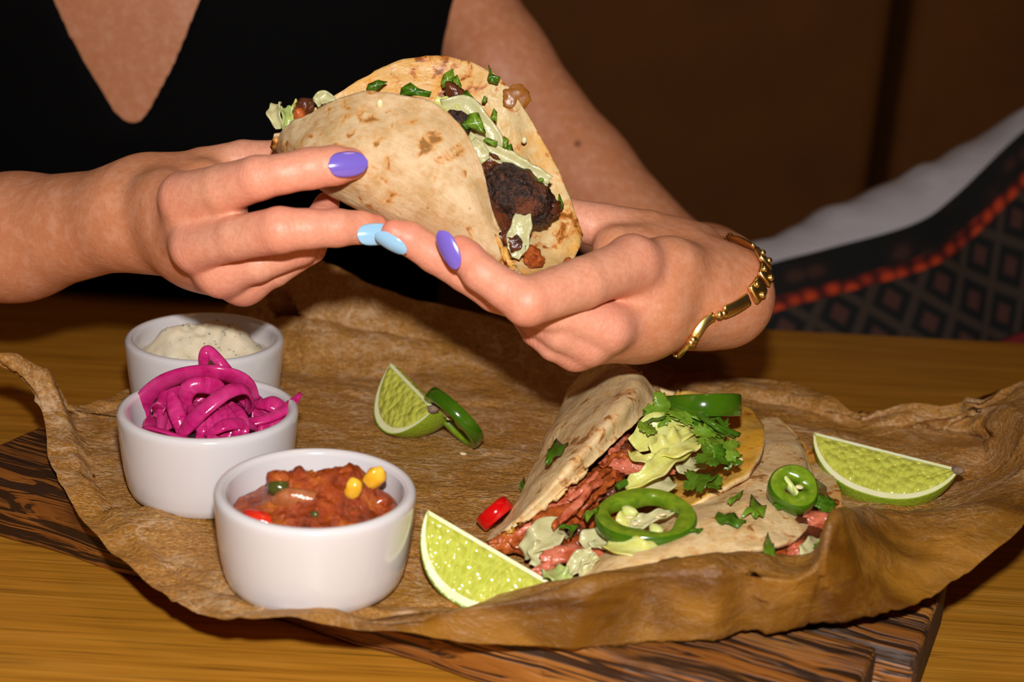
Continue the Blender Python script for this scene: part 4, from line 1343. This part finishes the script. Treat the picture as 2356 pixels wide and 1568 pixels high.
# lettuce and coriander heaped at its top
def L1(P, w, mt, seed, nrm=(0, -.45, .9), cup=.2, wav=.0018, wavf=2.5, par=None, **k):
    shred([on(*p) for p in P], w, mt, par or tl, seed=seed, normal=nrm, cup=cup, wav=wav, wavf=wavf, **k)
L1([(1460, 1030, .066), (1500, 1000, .071), (1550, 990, .073), (1605, 985, .071)], [.008, .015, .018, .010], 'lettuce_y', 1, wav=.0028)
L1([(1500, 1045, .068), (1545, 1030, .071), (1590, 1015, .071), (1625, 1000, .068)], [.008, .013, .014, .008], 'lettuce_y', 2, wav=.0028, wavf=4)
L1([(1540, 960, .074), (1575, 962, .076), (1612, 975, .074)], [.006, .013, .006], 'lettuce_y', 3, wav=.002)
L1([(1440, 1125, .058), (1490, 1098, .064), (1540, 1060, .067), (1590, 1030, .066)], [.005, .008, .009, .006], 'lettuce_y', 4, wavf=4, wav=.0018, cup=.35)
L1([(1450, 1040, .066), (1470, 1055, .067), (1510, 1060, .067), (1540, 1050, .066)], [.003, .005, .006, .004], 'lettuce_y', 5)
L1([(1440, 1130, .056), (1480, 1128, .057), (1530, 1115, .058), (1548, 1108, .057)], [.005, .009, .008, .004], 'lettuce', 6, cup=.1)
L1([(1560, 1085, .060), (1600, 1070, .060), (1620, 1050, .060)], [.005, .008, .004], 'lettuce', 7)
L1([(1205, 1272, .039), (1240, 1245, .045), (1275, 1222, .047), (1300, 1225, .045)], [.007, .013, .013, .006], 'lettuce', 8, wav=.0014)
L1([(1235, 1305, .037), (1250, 1275, .042), (1262, 1245, .045)], [.006, .011, .006], 'lettuce', 9)
L1([(1340, 1255, .046), (1370, 1240, .048), (1395, 1262, .047)], [.006, .010, .005], 'lettuce', 10)
L1([(1312, 1320, .038), (1335, 1290, .043), (1365, 1270, .046)], [.004, .007, .004], 'lettuce', 11, cup=.35)
L1([(1340, 1330, .038), (1352, 1300, .042), (1376, 1280, .045)], [.003, .005, .003], 'lettuce', 12, cup=.35)
L1([(1395, 1252, .051), (1440, 1262, .053), (1490, 1268, .054), (1520, 1262, .053)], [.005, .009, .009, .004], 'lettuce_y', 13, wav=.001, par=tr_)
L1([(1430, 1215, .054), (1445, 1195, .056), (1470, 1180, .056)], [.005, .009, .005], 'lettuce_y', 14, par=tr_)
L1([(1448, 1210, .055), (1490, 1196, .057), (1545, 1178, .057)], [.003, .0055, .003], 'lettuce', 15, cup=.3, par=tr_)
L1([(1450, 1225, .054), (1475, 1205, .056), (1500, 1195, .056)], [.003, .0055, .003], 'lettuce', 16, cup=.3, par=tr_)
L1([(1262, 1312, .040), (1285, 1325, .042), (1308, 1340, .040)], [.006, .010, .005], 'lettuce_g', 17, cup=.2, par=tl)
UPN = (0, -.35, .94)
for px, py, z, s, rot, mt, lob in [(1530, 945, .0790, .0100, 0.6, 'cilantro_l', 5), (1575, 948, .0800, .0090, 2.2, 'cilantro_l', 5), (1500, 962, .0770, .0070, 3.6, 'cilantro', 3), (1620, 960, .0775, .0080, 1.2, 'cilantro', 5),
                               (1632, 1000, .0745, .0080, .2, 'cilantro_l', 5), (1660, 1030, .0735, .0090, 1.7, 'cilantro_l', 5), (1640, 1050, .0720, .0080, 3.2, 'cilantro', 5), (1680, 1055, .0690, .0060, 4.2, 'cilantro', 5),
                               (1610, 1105, .0640, .0080, .9, 'cilantro', 5), (1640, 1112, .0630, .0050, 2.6, 'cilantro', 3), (1655, 985, .0765, .0060, 5.0, 'cilantro', 3), (1490, 985, .0750, .0050, 1.0, 'cilantro_l', 3)]:
    leaf(on(px, py, z), s, np.array(UPN) + np.array([rnd.uniform(-.3, .3), rnd.uniform(-.2, .2), 0]), rot, mt, tl, lob, seed=px * .01)
for P, r in [([(1620, 955, .079), (1650, 985, .079), (1690, 1005, .072)], .0010), ([(1600, 950, .080), (1640, 975, .080), (1700, 1000, .074)], .0012), ([(1650, 960, .078), (1672, 985, .077)], .0012), ([(1370, 1180, .056), (1352, 1190, .056), (1345, 1184, .056)], .0010), ([(1420, 1120, .060), (1440, 1108, .061)], .0016)]:
    vs, fs = tube([on(*p) for p in P], r, 8, 14)
    mesh_obj('cilantro_stem', vs, fs, MAT['cilantro'], tl)
bit(None, [(1254, 1066), (1262, 1030), (1280, 1014), (1308, 1020), (1292, 1040), (1270, 1060)], .0700, 'cilantro', tl, byz=True, bend=.0015, label='coriander leaf stuck on the outside of the tortilla')
bit(None, [(1345, 1184), (1352, 1174), (1378, 1170), (1372, 1180), (1350, 1196)], .060, 'cilantro_l', tl, byz=True, bend=.001)
bit(None, [(1285, 1212), (1300, 1206), (1330, 1212), (1315, 1222)], .050, 'cilantro', tl, byz=True, bend=.001)
bit(None, [(1306, 1224), (1316, 1216), (1320, 1226), (1312, 1236)], .049, 'greens', tl, byz=True, bend=.001)
blob('sesame_seed', on(1702, 1056, .060), (.0016, .0013, .0008), MAT['seed'], tl, .1, 300, 1, 2)

# scraps lying on the pale tortilla of the right taco
bit(None, [(1644, 1190), (1656, 1177), (1690, 1184), (1718, 1200), (1700, 1210), (1664, 1206)], .0600, 'cilantro', tr_, byz=True, bend=.0012)
bit(None, [(1706, 1186), (1724, 1164), (1728, 1140), (1764, 1164), (1758, 1184), (1742, 1190), (1730, 1182)], .0600, 'cilantro_l', tr_, byz=True, bend=.0012)
bit(None, [(1672, 1156), (1684, 1142), (1710, 1130), (1700, 1146), (1682, 1158)], .0600, 'cilantro_l', tr_, byz=True, bend=.0008)
bit(None, [(1776, 1160), (1790, 1156), (1822, 1166), (1812, 1172), (1790, 1170)], .0575, 'cilantro', tr_, byz=True, bend=.0008)
bit(None, [(1585, 1222), (1600, 1214), (1618, 1218), (1604, 1226)], .0590, 'cilantro', tr_, byz=True, bend=.0008)
# filling showing along its open edge
strand([on(1440, 1360, .036), on(1560, 1330, .041), on(1680, 1296, .044), on(1790, 1260, .046), on(1860, 1200, .045), on(1885, 1120, .042)], [.004, .007, .009, .009, .008, .004], 'meat_dark', tr_, 'meat_filling', 30, .8, 9, 14)
for i, (px, py, z, L, r, a, mt) in enumerate([
    (1890, 1196, .051, .010, .0045, .1, 'meat_pink'), (1848, 1262, .050, .008, .0040, .9, 'meat_pink'), (1800, 1290, .046, .012, .0045, .3, 'meat'), (1740, 1298, .046, .011, .0045, .2, 'meat'),
    (1690, 1300, .045, .010, .0040, .3, 'meat'), (1830, 1300, .044, .010, .0040, .2, 'meat_dark'), (1610, 1330, .041, .012, .0040, .2, 'meat'), (1540, 1345, .039, .012, .0040, .2, 'meat_dark'), (1895, 1165, .047, .009, .0040, .8, 'meat')]):
    meat(px, py, z, L, r, a, mt, tr_, 50 + i)
L1([(1850, 1305, .050), (1870, 1275, .054), (1885, 1240, .054)], [.006, .011, .006], 'lettuce', 21, par=tr_)
L1([(1895, 1310, .050), (1900, 1275, .056), (1908, 1240, .056)], [.006, .009, .005], 'lettuce_g', 22, par=tr_)
bit(None, [(1756, 1290), (1756, 1250), (1766, 1228), (1780, 1250), (1784, 1290), (1768, 1296)], .0570, 'cilantro_l', tr_, byz=True, bend=.001, name='cilantro_stem')
leaf(on(1900, 1160, .0560), .0060, UPN, .6, 'cilantro', tr_, 3, seed=2)
leaf(on(1905, 1262, .0600), .0060, UPN, 2.6, 'cilantro', tr_, 5, seed=3)
leaf(on(1886, 1150, .0540), .0050, UPN, 1.6, 'cilantro', tr_, 3, seed=5)
# loose scraps on the paper
o = bit(None, [(1196, 1124), (1198, 1106), (1206, 1102), (1208, 1118), (1200, 1128)], PZ + .003, 'cilantro', None, byz=True, bend=.0015)
tag(o, 'green coriander scrap on the paper by the left taco fold', 'coriander')
o = leaf(on(1988, 1180, PZ + .003), .0040, (0, 0, 1), .4, 'cilantro_l', None, 3, seed=1)
tag(o, 'tiny coriander leaf on the paper below the right lime wedge', 'coriander')

# ------------------------------------------------------------------ the woman: one surface grown from a signed distance field
class Cap:
    __slots__ = ('a', 'b', 'ra', 'rb', 'lo', 'hi', 'sq', 'ax')
    def __init__(s, a, b, ra, rb):
        s.a, s.b, s.ra, s.rb = np.asarray(a, np.float32), np.asarray(b, np.float32), ra, rb
        r = max(ra, rb)
        s.lo = np.minimum(s.a, s.b) - r; s.hi = np.maximum(s.a, s.b) + r
    def __call__(s, p):
        ab = s.b - s.a
        q = p - s.a
        t = np.clip(q @ ab / max(float(ab @ ab), 1e-12), 0, 1)
        return np.linalg.norm(q - t[:, None] * ab, axis=1) - (s.ra + (s.rb - s.ra) * t)

def smin(a, b, k):
    h = np.clip(k - np.abs(a - b), 0, None) / k
    return np.minimum(a, b) - h * h * k * 0.25

class Field:
    """base group (arm, palm) + separate finger groups, each blended into the base"""
    def __init__(s, base, kb, groups, kf, kj, extra=None):
        s.base, s.kb, s.groups, s.kf, s.kj, s.extra = base, kb, groups, kf, kj, extra
        al = base + [c for g in groups for c in g]
        s.lo = np.min([c.lo for c in al], 0) - 0.01
        s.hi = np.max([c.hi for c in al], 0) + 0.01
    @staticmethod
    def grp(caps, p, lo, hi, k, far):
        d = None
        for c in caps:
            if np.any(c.lo > hi + far) or np.any(c.hi < lo - far): continue
            v = c(p)
            d = v if d is None else smin(d, v, k)
        return d
    def __call__(s, p):
        lo, hi = p.min(0), p.max(0)
        far = 0.03
        d = s.grp(s.base, p, lo, hi, s.kb, far)
        f = None
        for g in s.groups:
            v = s.grp(g, p, lo, hi, s.kf, far)
            if v is None: continue
            f = v if f is None else smin(f, v, 0.0016)
        if d is None and f is None: return np.full(len(p), far, np.float32)
        if d is None: d = f
        elif f is not None: d = smin(d, f, s.kj)
        return d

def surface_nets(fn, lo, hi, h, B=8):
    lo = np.asarray(lo, float)
    nb = np.ceil((np.asarray(hi) - lo) / (h * B)).astype(int) + 1
    ii = np.stack(np.meshgrid(*[np.arange(n) for n in nb], indexing='ij'), -1).reshape(-1, 3)
    cen = lo + (ii + 0.5) * B * h
    act = []
    CH = 4096
    order = np.arange(len(ii))
    half = B * h / 2
    big = 6                                   # coarse pass in cubes of blocks, so that far shapes are skipped
    key = (ii // big)
    kk = key[:, 0] * 100000 + key[:, 1] * 1000 + key[:, 2]
    srt = np.argsort(kk, kind='stable')
    cuts = np.flatnonzero(np.diff(kk[srt])) + 1
    for seg in np.split(srt, cuts):
        d = fn(cen[seg].astype(np.float32))
        act.append(seg[np.abs(d) < half * 1.7321 + 0.004])
    act = np.concatenate(act)
    bi = ii[act]
    off = np.stack(np.meshgrid(*[np.arange(B + 1)] * 3, indexing='ij'), -1).reshape(-1, 3)
    dims = nb * B + 2
    V, K, S = [], [], []
    corner = [(0, 0, 0), (1, 0, 0), (0, 1, 0), (1, 1, 0), (0, 0, 1), (1, 0, 1), (0, 1, 1), (1, 1, 1)]
    edges = [(a, b) for a in range(8) for b in range(a + 1, 8) if bin(a ^ b).count('1') == 1]
    cidx = [c[0] + 2 * c[1] + 4 * c[2] for c in corner]
    for b in bi:
        g0 = b * B
        p = (lo + (g0 + off) * h).astype(np.float32)
        D = fn(p).reshape(B + 1, B + 1, B + 1)
        if D.min() > 0 or D.max() < 0: continue
        cs = np.stack([D[c[0]:B + c[0], c[1]:B + c[1], c[2]:B + c[2]] for c in corner], -1).reshape(-1, 8)
        neg = cs < 0
        m_ = neg.any(1) & ~neg.all(1)
        if not m_.any(): continue
        loc = np.stack(np.unravel_index(np.flatnonzero(m_), (B, B, B)), -1)
        c = cs[m_]; ng = neg[m_]
        acc = np.zeros((len(c), 3)); cnt = np.zeros(len(c))
        for a, e in edges:
            x = ng[:, a] != ng[:, e]
            t = np.where(x, c[:, a] / np.where(x, c[:, a] - c[:, e], 1), 0)
            pa, pe = np.array(corner[a], float), np.array(corner[e], float)
            acc += np.where(x[:, None], pa + t[:, None] * (pe - pa), 0); cnt += x
        V.append(lo + (g0 + loc + acc / cnt[:, None]) * h)
        gl = g0 + loc
        K.append((gl[:, 0] * dims[1] + gl[:, 1]) * dims[2] + gl[:, 2])
        S.append(ng[:, [0, 1, 2, 4]])
    V, K, S = np.concatenate(V), np.concatenate(K), np.concatenate(S)
    o = np.argsort(K); V, K, S = V[o], K[o], S[o]
    st = [dims[1] * dims[2], dims[2], 1]
    F = []
    for ax in range(3):
        cr = np.flatnonzero(S[:, 0] != S[:, ax + 1])
        a1, a2 = (ax + 1) % 3, (ax + 2) % 3
        ks = [K[cr], K[cr] - st[a1], K[cr] - st[a1] - st[a2], K[cr] - st[a2]]
        idx = [np.minimum(np.searchsorted(K, k), len(K) - 1) for k in ks]
        ok = np.all([K[i] == k for i, k in zip(idx, ks)], 0)
        q = np.stack(idx, 1)[ok]
        s0 = S[cr, 0][ok]
        q[~s0] = q[~s0][:, ::-1]
        F.append(q)
    return V, np.concatenate(F)

def J(px, py, d, rpx):
    return (at(px, py, d), rpx * d / F_PX)
def chain(js):
    return [Cap(a[0], b[0], a[1], b[1]) for a, b in zip(js[:-1], js[1:])]

# ---- her right arm and hand (left in the picture): thumb behind the taco, fingers in front of it
LW = J(312, 496, .650, 112)
l_mcp = [J(428, 455, .602, 46), J(450, 572, .600, 44), J(508, 630, .607, 40), J(565, 655, .618, 40)]
l_index = [J(422, 451, .595, 55), J(515, 434, .583, 57), J(594, 409, .573, 52), J(650, 400, .571, 46), J(714, 387, .572, 48), J(770, 380, .574, 46), J(806, 377, .577, 38)]
l_middle = [J(445, 571, .594, 50), J(545, 547, .581, 51), J(645, 529, .571, 54), J(710, 526, .573, 46), J(775, 524, .577, 44), J(830, 523, .583, 38), J(862, 523, .588, 31)]
l_ring = [J(505, 630, .604, 48), J(590, 605, .598, 45), J(690, 568, .600, 42), J(735, 505, .612, 34), J(752, 470, .620, 30)]
l_little = [J(560, 652, .616, 42), J(630, 620, .612, 40), J(715, 572, .612, 34), J(745, 520, .620, 28)]
l_thumb = [J(395, 440, .652, 72), J(470, 395, .655, 56), J(560, 368, .655, 46), J(640, 365, .653, 42), J(720, 350, .650, 38)]
def metac(w, mc, k=.5, r=.5, up=0.0):
    a, b = w, mc
    return chain([(a[0], a[1] * .55), (a[0] * (1 - k) + b[0] * k + np.array([0, up, 0]), (a[1] * r * (1 - k) + b[1] * k)), b])
tcx = float(at(330, 300, .95)[0])
base_l = chain([(np.array([tcx - .165, 1.03, .335]), .050), J(-600, 640, .82, 155), J(-300, 590, .735, 155), J(40, 545, .690, 136), (LW[0], LW[1]), J(372, 500, .640, 100)])
lw_u, lw_d = J(330, 455, .648, 78), J(340, 545, .648, 76)
base_l += metac(lw_u, l_mcp[0], .55, .6) + metac((lw_u[0] * .6 + lw_d[0] * .4, lw_d[1]), l_mcp[1], .55, .6) + metac(lw_d, l_mcp[2]) + metac((at(360, 570, .650), lw_d[1] * .8), l_mcp[3])
base_l += chain([J(360, 430, .652, 68), J(470, 420, .640, 55)])
base_l += chain([J(440, 512, .604, 42), J(505, 503, .599, 34), J(535, 499, .592, 32)])
base_l += chain([J(470, 560, .622, 62), J(520, 600, .628, 52)])
fieldL = Field(base_l, .013, [chain(g) for g in (l_index, l_middle, l_ring, l_little, l_thumb)], .0014, .008)

# ---- her left arm and hand (right in the picture): elbow behind the wrist, hand under the taco
RW = J(1660, 682, .655, 106)
r_mcp = [J(1452, 602, .604, 54), J(1398, 752, .600, 46), J(1352, 792, .606, 38), J(1318, 808, .612, 30)]
r_index = [J(1455, 605, .600, 60), J(1340, 651, .581, 60), J(1212, 694, .566, 57), J(1160, 664, .567, 46), J(1105, 626, .569, 44), J(1075, 592, .571, 40), J(1060, 574, .572, 34)]
r_middle = [J(1400, 755, .596, 50), J(1280, 718, .590, 50), J(1140, 672, .588, 46), J(1070, 628, .585, 43), J(1000, 586, .581, 42), J(940, 548, .577, 39), J(906, 534, .575, 30)]
r_ring = [J(1352, 793, .600, 43), J(1290, 768, .594, 41), J(1236, 735, .598, 37), J(1190, 688, .614, 32)]
r_little = [J(1318, 814, .604, 34), J(1272, 798, .600, 32), J(1230, 765, .604, 30), J(1192, 715, .620, 26)]
r_thumb = [J(1590, 580, .668, 72), J(1490, 545, .662, 62), J(1390, 520, .656, 52), J(1300, 500, .652, 46), J(1220, 470, .650, 40)]
rw_u, rw_d = J(1640, 620, .648, 76), J(1630, 720, .645, 74)
base_r = chain([J(990, -120, .97, 120), J(1145, 150, .955, 118), J(1335, 400, .94, 118), J(1560, 645, .905, 120), J(1610, 662, .81, 138), J(1636, 664, .73, 126), (RW[0], RW[1]), J(1610, 680, .640, 96)])
base_r += metac(rw_u, r_mcp[0], .55, .8, -.004) + metac((rw_u[0] * .45 + rw_d[0] * .55, rw_d[1]), r_mcp[1], .55, .8, -.004) + metac(rw_d, r_mcp[2], .5, .7, -.002) + metac((at(1600, 755, .650), rw_d[1] * .75), r_mcp[3])
base_r += chain([J(1560, 590, .655, 74), J(1420, 575, .640, 58)])
base_r += chain([J(1480, 695, .624, 78), J(1405, 720, .624, 54)])
fieldR = Field(base_r, .013, [chain(g) for g in (r_index, r_middle, r_ring, r_little, r_thumb)], .0014, .008)

# ---- torso, only for the skin that the neckline shows
SC = np.array([1, 1.75, 1], np.float32)
class Torso:
    """stacked elliptic sections, leaning a little forward over the table"""
    def __init__(s, grow=0.0):
        s.grow = grow
    def __call__(s, p):
        z = p[:, 2]
        zs = np.array([-.42, -.28, -.10, .02, .12, .20, .28, .36, .42, .47])
        hw = np.interp(z, zs, [.19, .185, .165, .168, .185, .205, .215, .20, .14, .058]) + s.grow
        hd = np.interp(z, zs, [.13, .12, .105, .11, .125, .115, .10, .085, .065, .055]) + s.grow
        cx = np.interp(z, zs, [tcx + .02] * 3 + [tcx + .025] * 7)
        cy = np.interp(z, zs, [1.20, 1.16, 1.09, 1.055, 1.03, 1.02, 1.02, 1.03, 1.04, 1.045])
        q = np.stack([(p[:, 0] - cx) / hw, (p[:, 1] - cy) / hd], 1)
        r = (np.abs(q) ** 2.3).sum(1) ** (1 / 2.3)
        d = (r - 1) * np.minimum(hw, hd)
        return np.maximum(d, np.maximum(z - (.47 + s.grow), -.42 - z))
vL = [at(*p) for p in ((40, -190, .9), (132, 0, .9), (188, 140, .9), (250, 262, .9), (276, 290, .9))]
vR = [at(*p) for p in ((560, -190, .9), (466, 0, .9), (396, 150, .9), (322, 272, .9), (304, 290, .9))]
def shirt_sdf(p):
    d = Torso(.004)(p)
    # neckline: everything inside the V, down through the cloth
    w = p[:, 2]
    zl = np.array([v[2] for v in vL])[::-1]; xl = np.array([v[0] for v in vL])[::-1]
    zr = np.array([v[2] for v in vR])[::-1]; xr = np.array([v[0] for v in vR])[::-1]
    s = (p[:, 1] / .905)
    L = np.interp(w, zl, xl); Rr = np.interp(w, zr, xr)
    v = np.maximum(np.maximum(L - p[:, 0], p[:, 0] - Rr), np.maximum(zl[0] - w, p[:, 1] - 1.02))
    d = np.maximum(d, -v)
    return np.maximum(d, w - .40)

parts, facesets, base_i = [], [], 0
for fn, lo, hi, h in ((fieldL, fieldL.lo, fieldL.hi, .0010), (fieldR, fieldR.lo, fieldR.hi, .0010), (Torso(), (tcx - .25, .85, -.44), (tcx + .29, 1.35, .52), .0065)):
    V, F = surface_nets(fn, lo, hi, h)
    parts.append(V); facesets.append(F + base_i); base_i += len(V)
bodyV, bodyF = np.concatenate(parts), np.concatenate(facesets)
woman = thing('person', (tcx, 1.05, -.30), 'woman in black V-neck top holding a taco in both hands, head out of frame', 'person')
body = mesh_obj('body', bodyV, bodyF.tolist(), MAT['skin'], woman)
md = body.modifiers.new('soft', 'SMOOTH'); md.factor = .5; md.iterations = 5

# skin attributes: pinker knuckles and fingertips; fine creases across the finger joints
n = len(bodyV)
fing = np.zeros(n)
pink, wrk, axi = np.zeros(n), np.zeros(n), np.zeros(n)
def near(c, r):
    d2 = ((bodyV - c) ** 2).sum(1)
    return np.exp(-d2 / (r * r))
for g in (l_index, l_middle, l_ring, l_little, r_index, r_middle, r_ring, r_little):
    pink = np.maximum(pink, .50 * near(g[0][0], .013))
    pink = np.maximum(pink, .75 * near(g[2][0], .010))
    for q in g[3:-1]: pink = np.maximum(pink, .50 * near(q[0], .010))
    pink = np.maximum(pink, .95 * near(g[-1][0], .012))
    for ji, rr in ((2, .0065), (4, .0045), (0, .007)):
        if ji >= len(g) - 1: continue
        c = g[ji][0]
        ax = unit(g[min(ji + 1, len(g) - 1)][0] - g[max(ji - 1, 0)][0])
        w = near(c, rr)
        m_ = w > wrk
        axi[m_] = ((bodyV - c) @ ax)[m_]
        wrk = np.maximum(wrk, w * (1.0 if ji == 2 else .55))
for g in (l_index, l_middle, l_ring, l_little, r_index, r_middle, r_ring, r_little, l_thumb[2:], r_thumb[2:]):
    for a, b in zip(g[:-1], g[1:]):
        for t in (0.0, .33, .66, 1.0):
            fing = np.maximum(fing, near(a[0] * (1 - t) + b[0] * t, .0125))
fing = np.clip(fing * 1.7, 0, 1)
ry = bodyV - EYE
dp_ = ry @ FWD
sx_ = W_PX / 2 + F_PX * (ry @ RIGHT) / dp_; sy_ = H_PX / 2 - F_PX * (ry @ UP) / dp_
cand = np.flatnonzero((np.hypot(sx_ - 1327, sy_ - 323) < 9))
mole = np.clip(1.6 * near(bodyV[cand[np.argmin(dp_[cand])]], .0026) - .3, 0, .75)
for nm, arr in (('finger', fing), ('mole', mole), ('pink', pink), ('wrinkle', wrk), ('axial', axi)):
    at_ = body.data.attributes.new(nm, 'FLOAT', 'POINT')
    at_.data.foreach_set('value', arr.astype(np.float32))

V, F = surface_nets(shirt_sdf, (tcx - .26, .84, -.44), (tcx + .30, 1.36, .44), .0038)
shirt = mesh_obj('shirt', V, F.tolist(), MAT['shirt'], woman)
shirt['label'] = 'sleeveless black V-neck top'
md = shirt.modifiers.new('soft', 'SMOOTH'); md.factor = .5; md.iterations = 2
# legs under the table, on the bench
vs, fs = tube([(tcx - .07, 1.20, -.24), (tcx - .09, .98, -.20), (tcx - .09, .80, -.23), (tcx - .08, .77, -.50), (tcx - .08, .80, -.70)], [.085, .075, .060, .052, .045], 14, 24)
vs2, fs2 = tube([(tcx + .11, 1.20, -.24), (tcx + .13, .98, -.20), (tcx + .14, .80, -.23), (tcx + .14, .77, -.50), (tcx + .14, .80, -.70)], [.085, .075, .060, .052, .045], 14, 24)
o = mesh_obj('trousers', np.concatenate([vs, vs2]), fs + [tuple(i + len(vs) for i in f) for f in fs2], MAT['shirt'], woman)

# ---- fingernails: long almond nails, each curved across and along
def nail(px0, py0, px1, py1, w_px, d, mt, label, lift=.0, tilt=(0, 0, 0), dz=0.0):
    A, B = at(px0, py0, d), at(px1, py1, d + dz)
    T = unit(B - A); L = np.linalg.norm(B - A)
    N = unit(EYE - (A + B) / 2) + np.asarray(tilt, float)
    N = unit(N - T * (N @ T)); S = np.cross(T, N)
    w = w_px * d / F_PX / 2
    nu, nv = 22, 15
    g = np.zeros((nu, nv, 3))
    for i in range(nu):
        u = .5 - .5 * math.cos(math.pi * i / (nu - 1))
        c_ = 2 * u - 1
        ww = w * max(0.0, 1 - abs(c_) ** (3.4 if c_ < 0 else 2.4)) ** .5 + 1e-5
        for j in range(nv):
            x = 2 * j / (nv - 1) - 1
            g[i, j] = A + T * L * u + S * ww * x - N * (w * .36 * (ww * x / w) ** 2 + .0007 * (2 * u - 1) ** 2) + N * lift
    o = grid_obj('fingernail', g, MAT[mt], body)
    solid(o, .0011, -1)
    o['label'] = label
    return o
nail(758, 381, 844, 373, 52, .5645, 'nail_purple', 'lilac nail of the forefinger pressed on the tortilla', tilt=(0, 0, .10), dz=.0045)
nail(824, 541, 905, 536, 44, .5742, 'nail_blue', 'light blue nail of the middle finger, partly hidden', dz=.004)
nail(866, 540, 934, 578, 36, .5680, 'nail_blue', 'light blue nail of the other middle finger, in front', tilt=(-.35, 0, -.55))
nail(1012, 533, 1052, 616, 42, .5610, 'nail_purple', 'lilac nail of the forefinger under the taco', tilt=(-.55, 0, -.15))

# ------------------------------------------------------------------ gold bracelet round her left wrist
br = thing('bracelet', at(1690, 750, .64), 'gold link bracelet with bars and beads on her left wrist', 'bracelet')
BP = [(1560, 803, .628), (1610, 796, .620), (1655, 774, .618), (1700, 742, .620), (1735, 705, .625), (1752, 660, .632), (1752, 622, .640), (1730, 590, .650), (1690, 563, .662),
      (1640, 566, .690), (1600, 600, .705), (1575, 680, .705), (1555, 760, .680)]
bc = catmull([at(*p) for p in BP], 130, closed=True)
ax_ = unit(at(1630, 665, .75) - at(1600, 680, .64))
for _ in range(14):                       # lay the loop on the wrist
    d0 = fieldR(bc.astype(np.float32))
    gd = np.stack([fieldR((bc + e).astype(np.float32)) - d0 for e in np.eye(3) * .001], 1) / .001
    gd -= np.outer(gd @ ax_, ax_)
    gd /= np.linalg.norm(gd, axis=1, keepdims=True) + 1e-6
    bc = bc + gd * np.clip(.0013 - d0, -.004, .004)[:, None] * .8
    bc = .5 * bc + .25 * (np.roll(bc, 1, 0) + np.roll(bc, -1, 0))
cen = bc.mean(0)
def bar(i0, i1, w, th, name='bar'):
    P = bc[[i % 130 for i in range(i0, i1 + 1)]]
    T = np.gradient(P, axis=0); T /= np.linalg.norm(T, axis=1, keepdims=True)
    vs = []
    for p, t in zip(P, T):
        o_ = unit((p - cen) - t * ((p - cen) @ t)); s = np.cross(t, o_)
        for a, b in ((-1, -.6), (-.7, -1), (.7, -1), (1, -.6), (1, .6), (.7, 1), (-.7, 1), (-1, .6)):
            vs.append(p + s * a * w / 2 + o_ * (b * th / 2 + .001))
    k = len(P)
    fs = grid_faces(k, 8, close_v=True) + [tuple(range(8)), tuple(range((k - 1) * 8, k * 8))[::-1]]
    return mesh_obj(name, vs, fs, MAT['gold'], br)
def bead(i, r, side=0.0):
    p = bc[i % 130]; t = unit(bc[(i + 1) % 130] - bc[(i - 1) % 130]); o_ = unit((p - cen) - t * ((p - cen) @ t)); s = np.cross(t, o_)
    blob('bead', p + o_ * .0022 + s * side, (r, r, r), MAT['gold'], br, 0, 1, 0, 2)
bar(0, 8, .0022, .0020)
bead(9, .0022); bead(11, .0020)
bar(12, 27, .0038, .0016)
bead(29, .0020); bead(31, .0020)
bar(32, 44, .0056, .0018)
bar(46, 52, .0090, .0026, 'link'); bead(49, .0016, .0030); bead(49, .0016, -.0030)
bar(54, 60, .0090, .0026, 'link'); bead(57, .0016, .0030); bead(57, .0016, -.0030)
bar(62, 68, .0095, .0026, 'link'); bead(65, .0016, .0030); bead(65, .0016, -.0030)
bar(70, 82, .0085, .0018)
bead(84, .0020)
bar(86, 128, .0030, .0016)
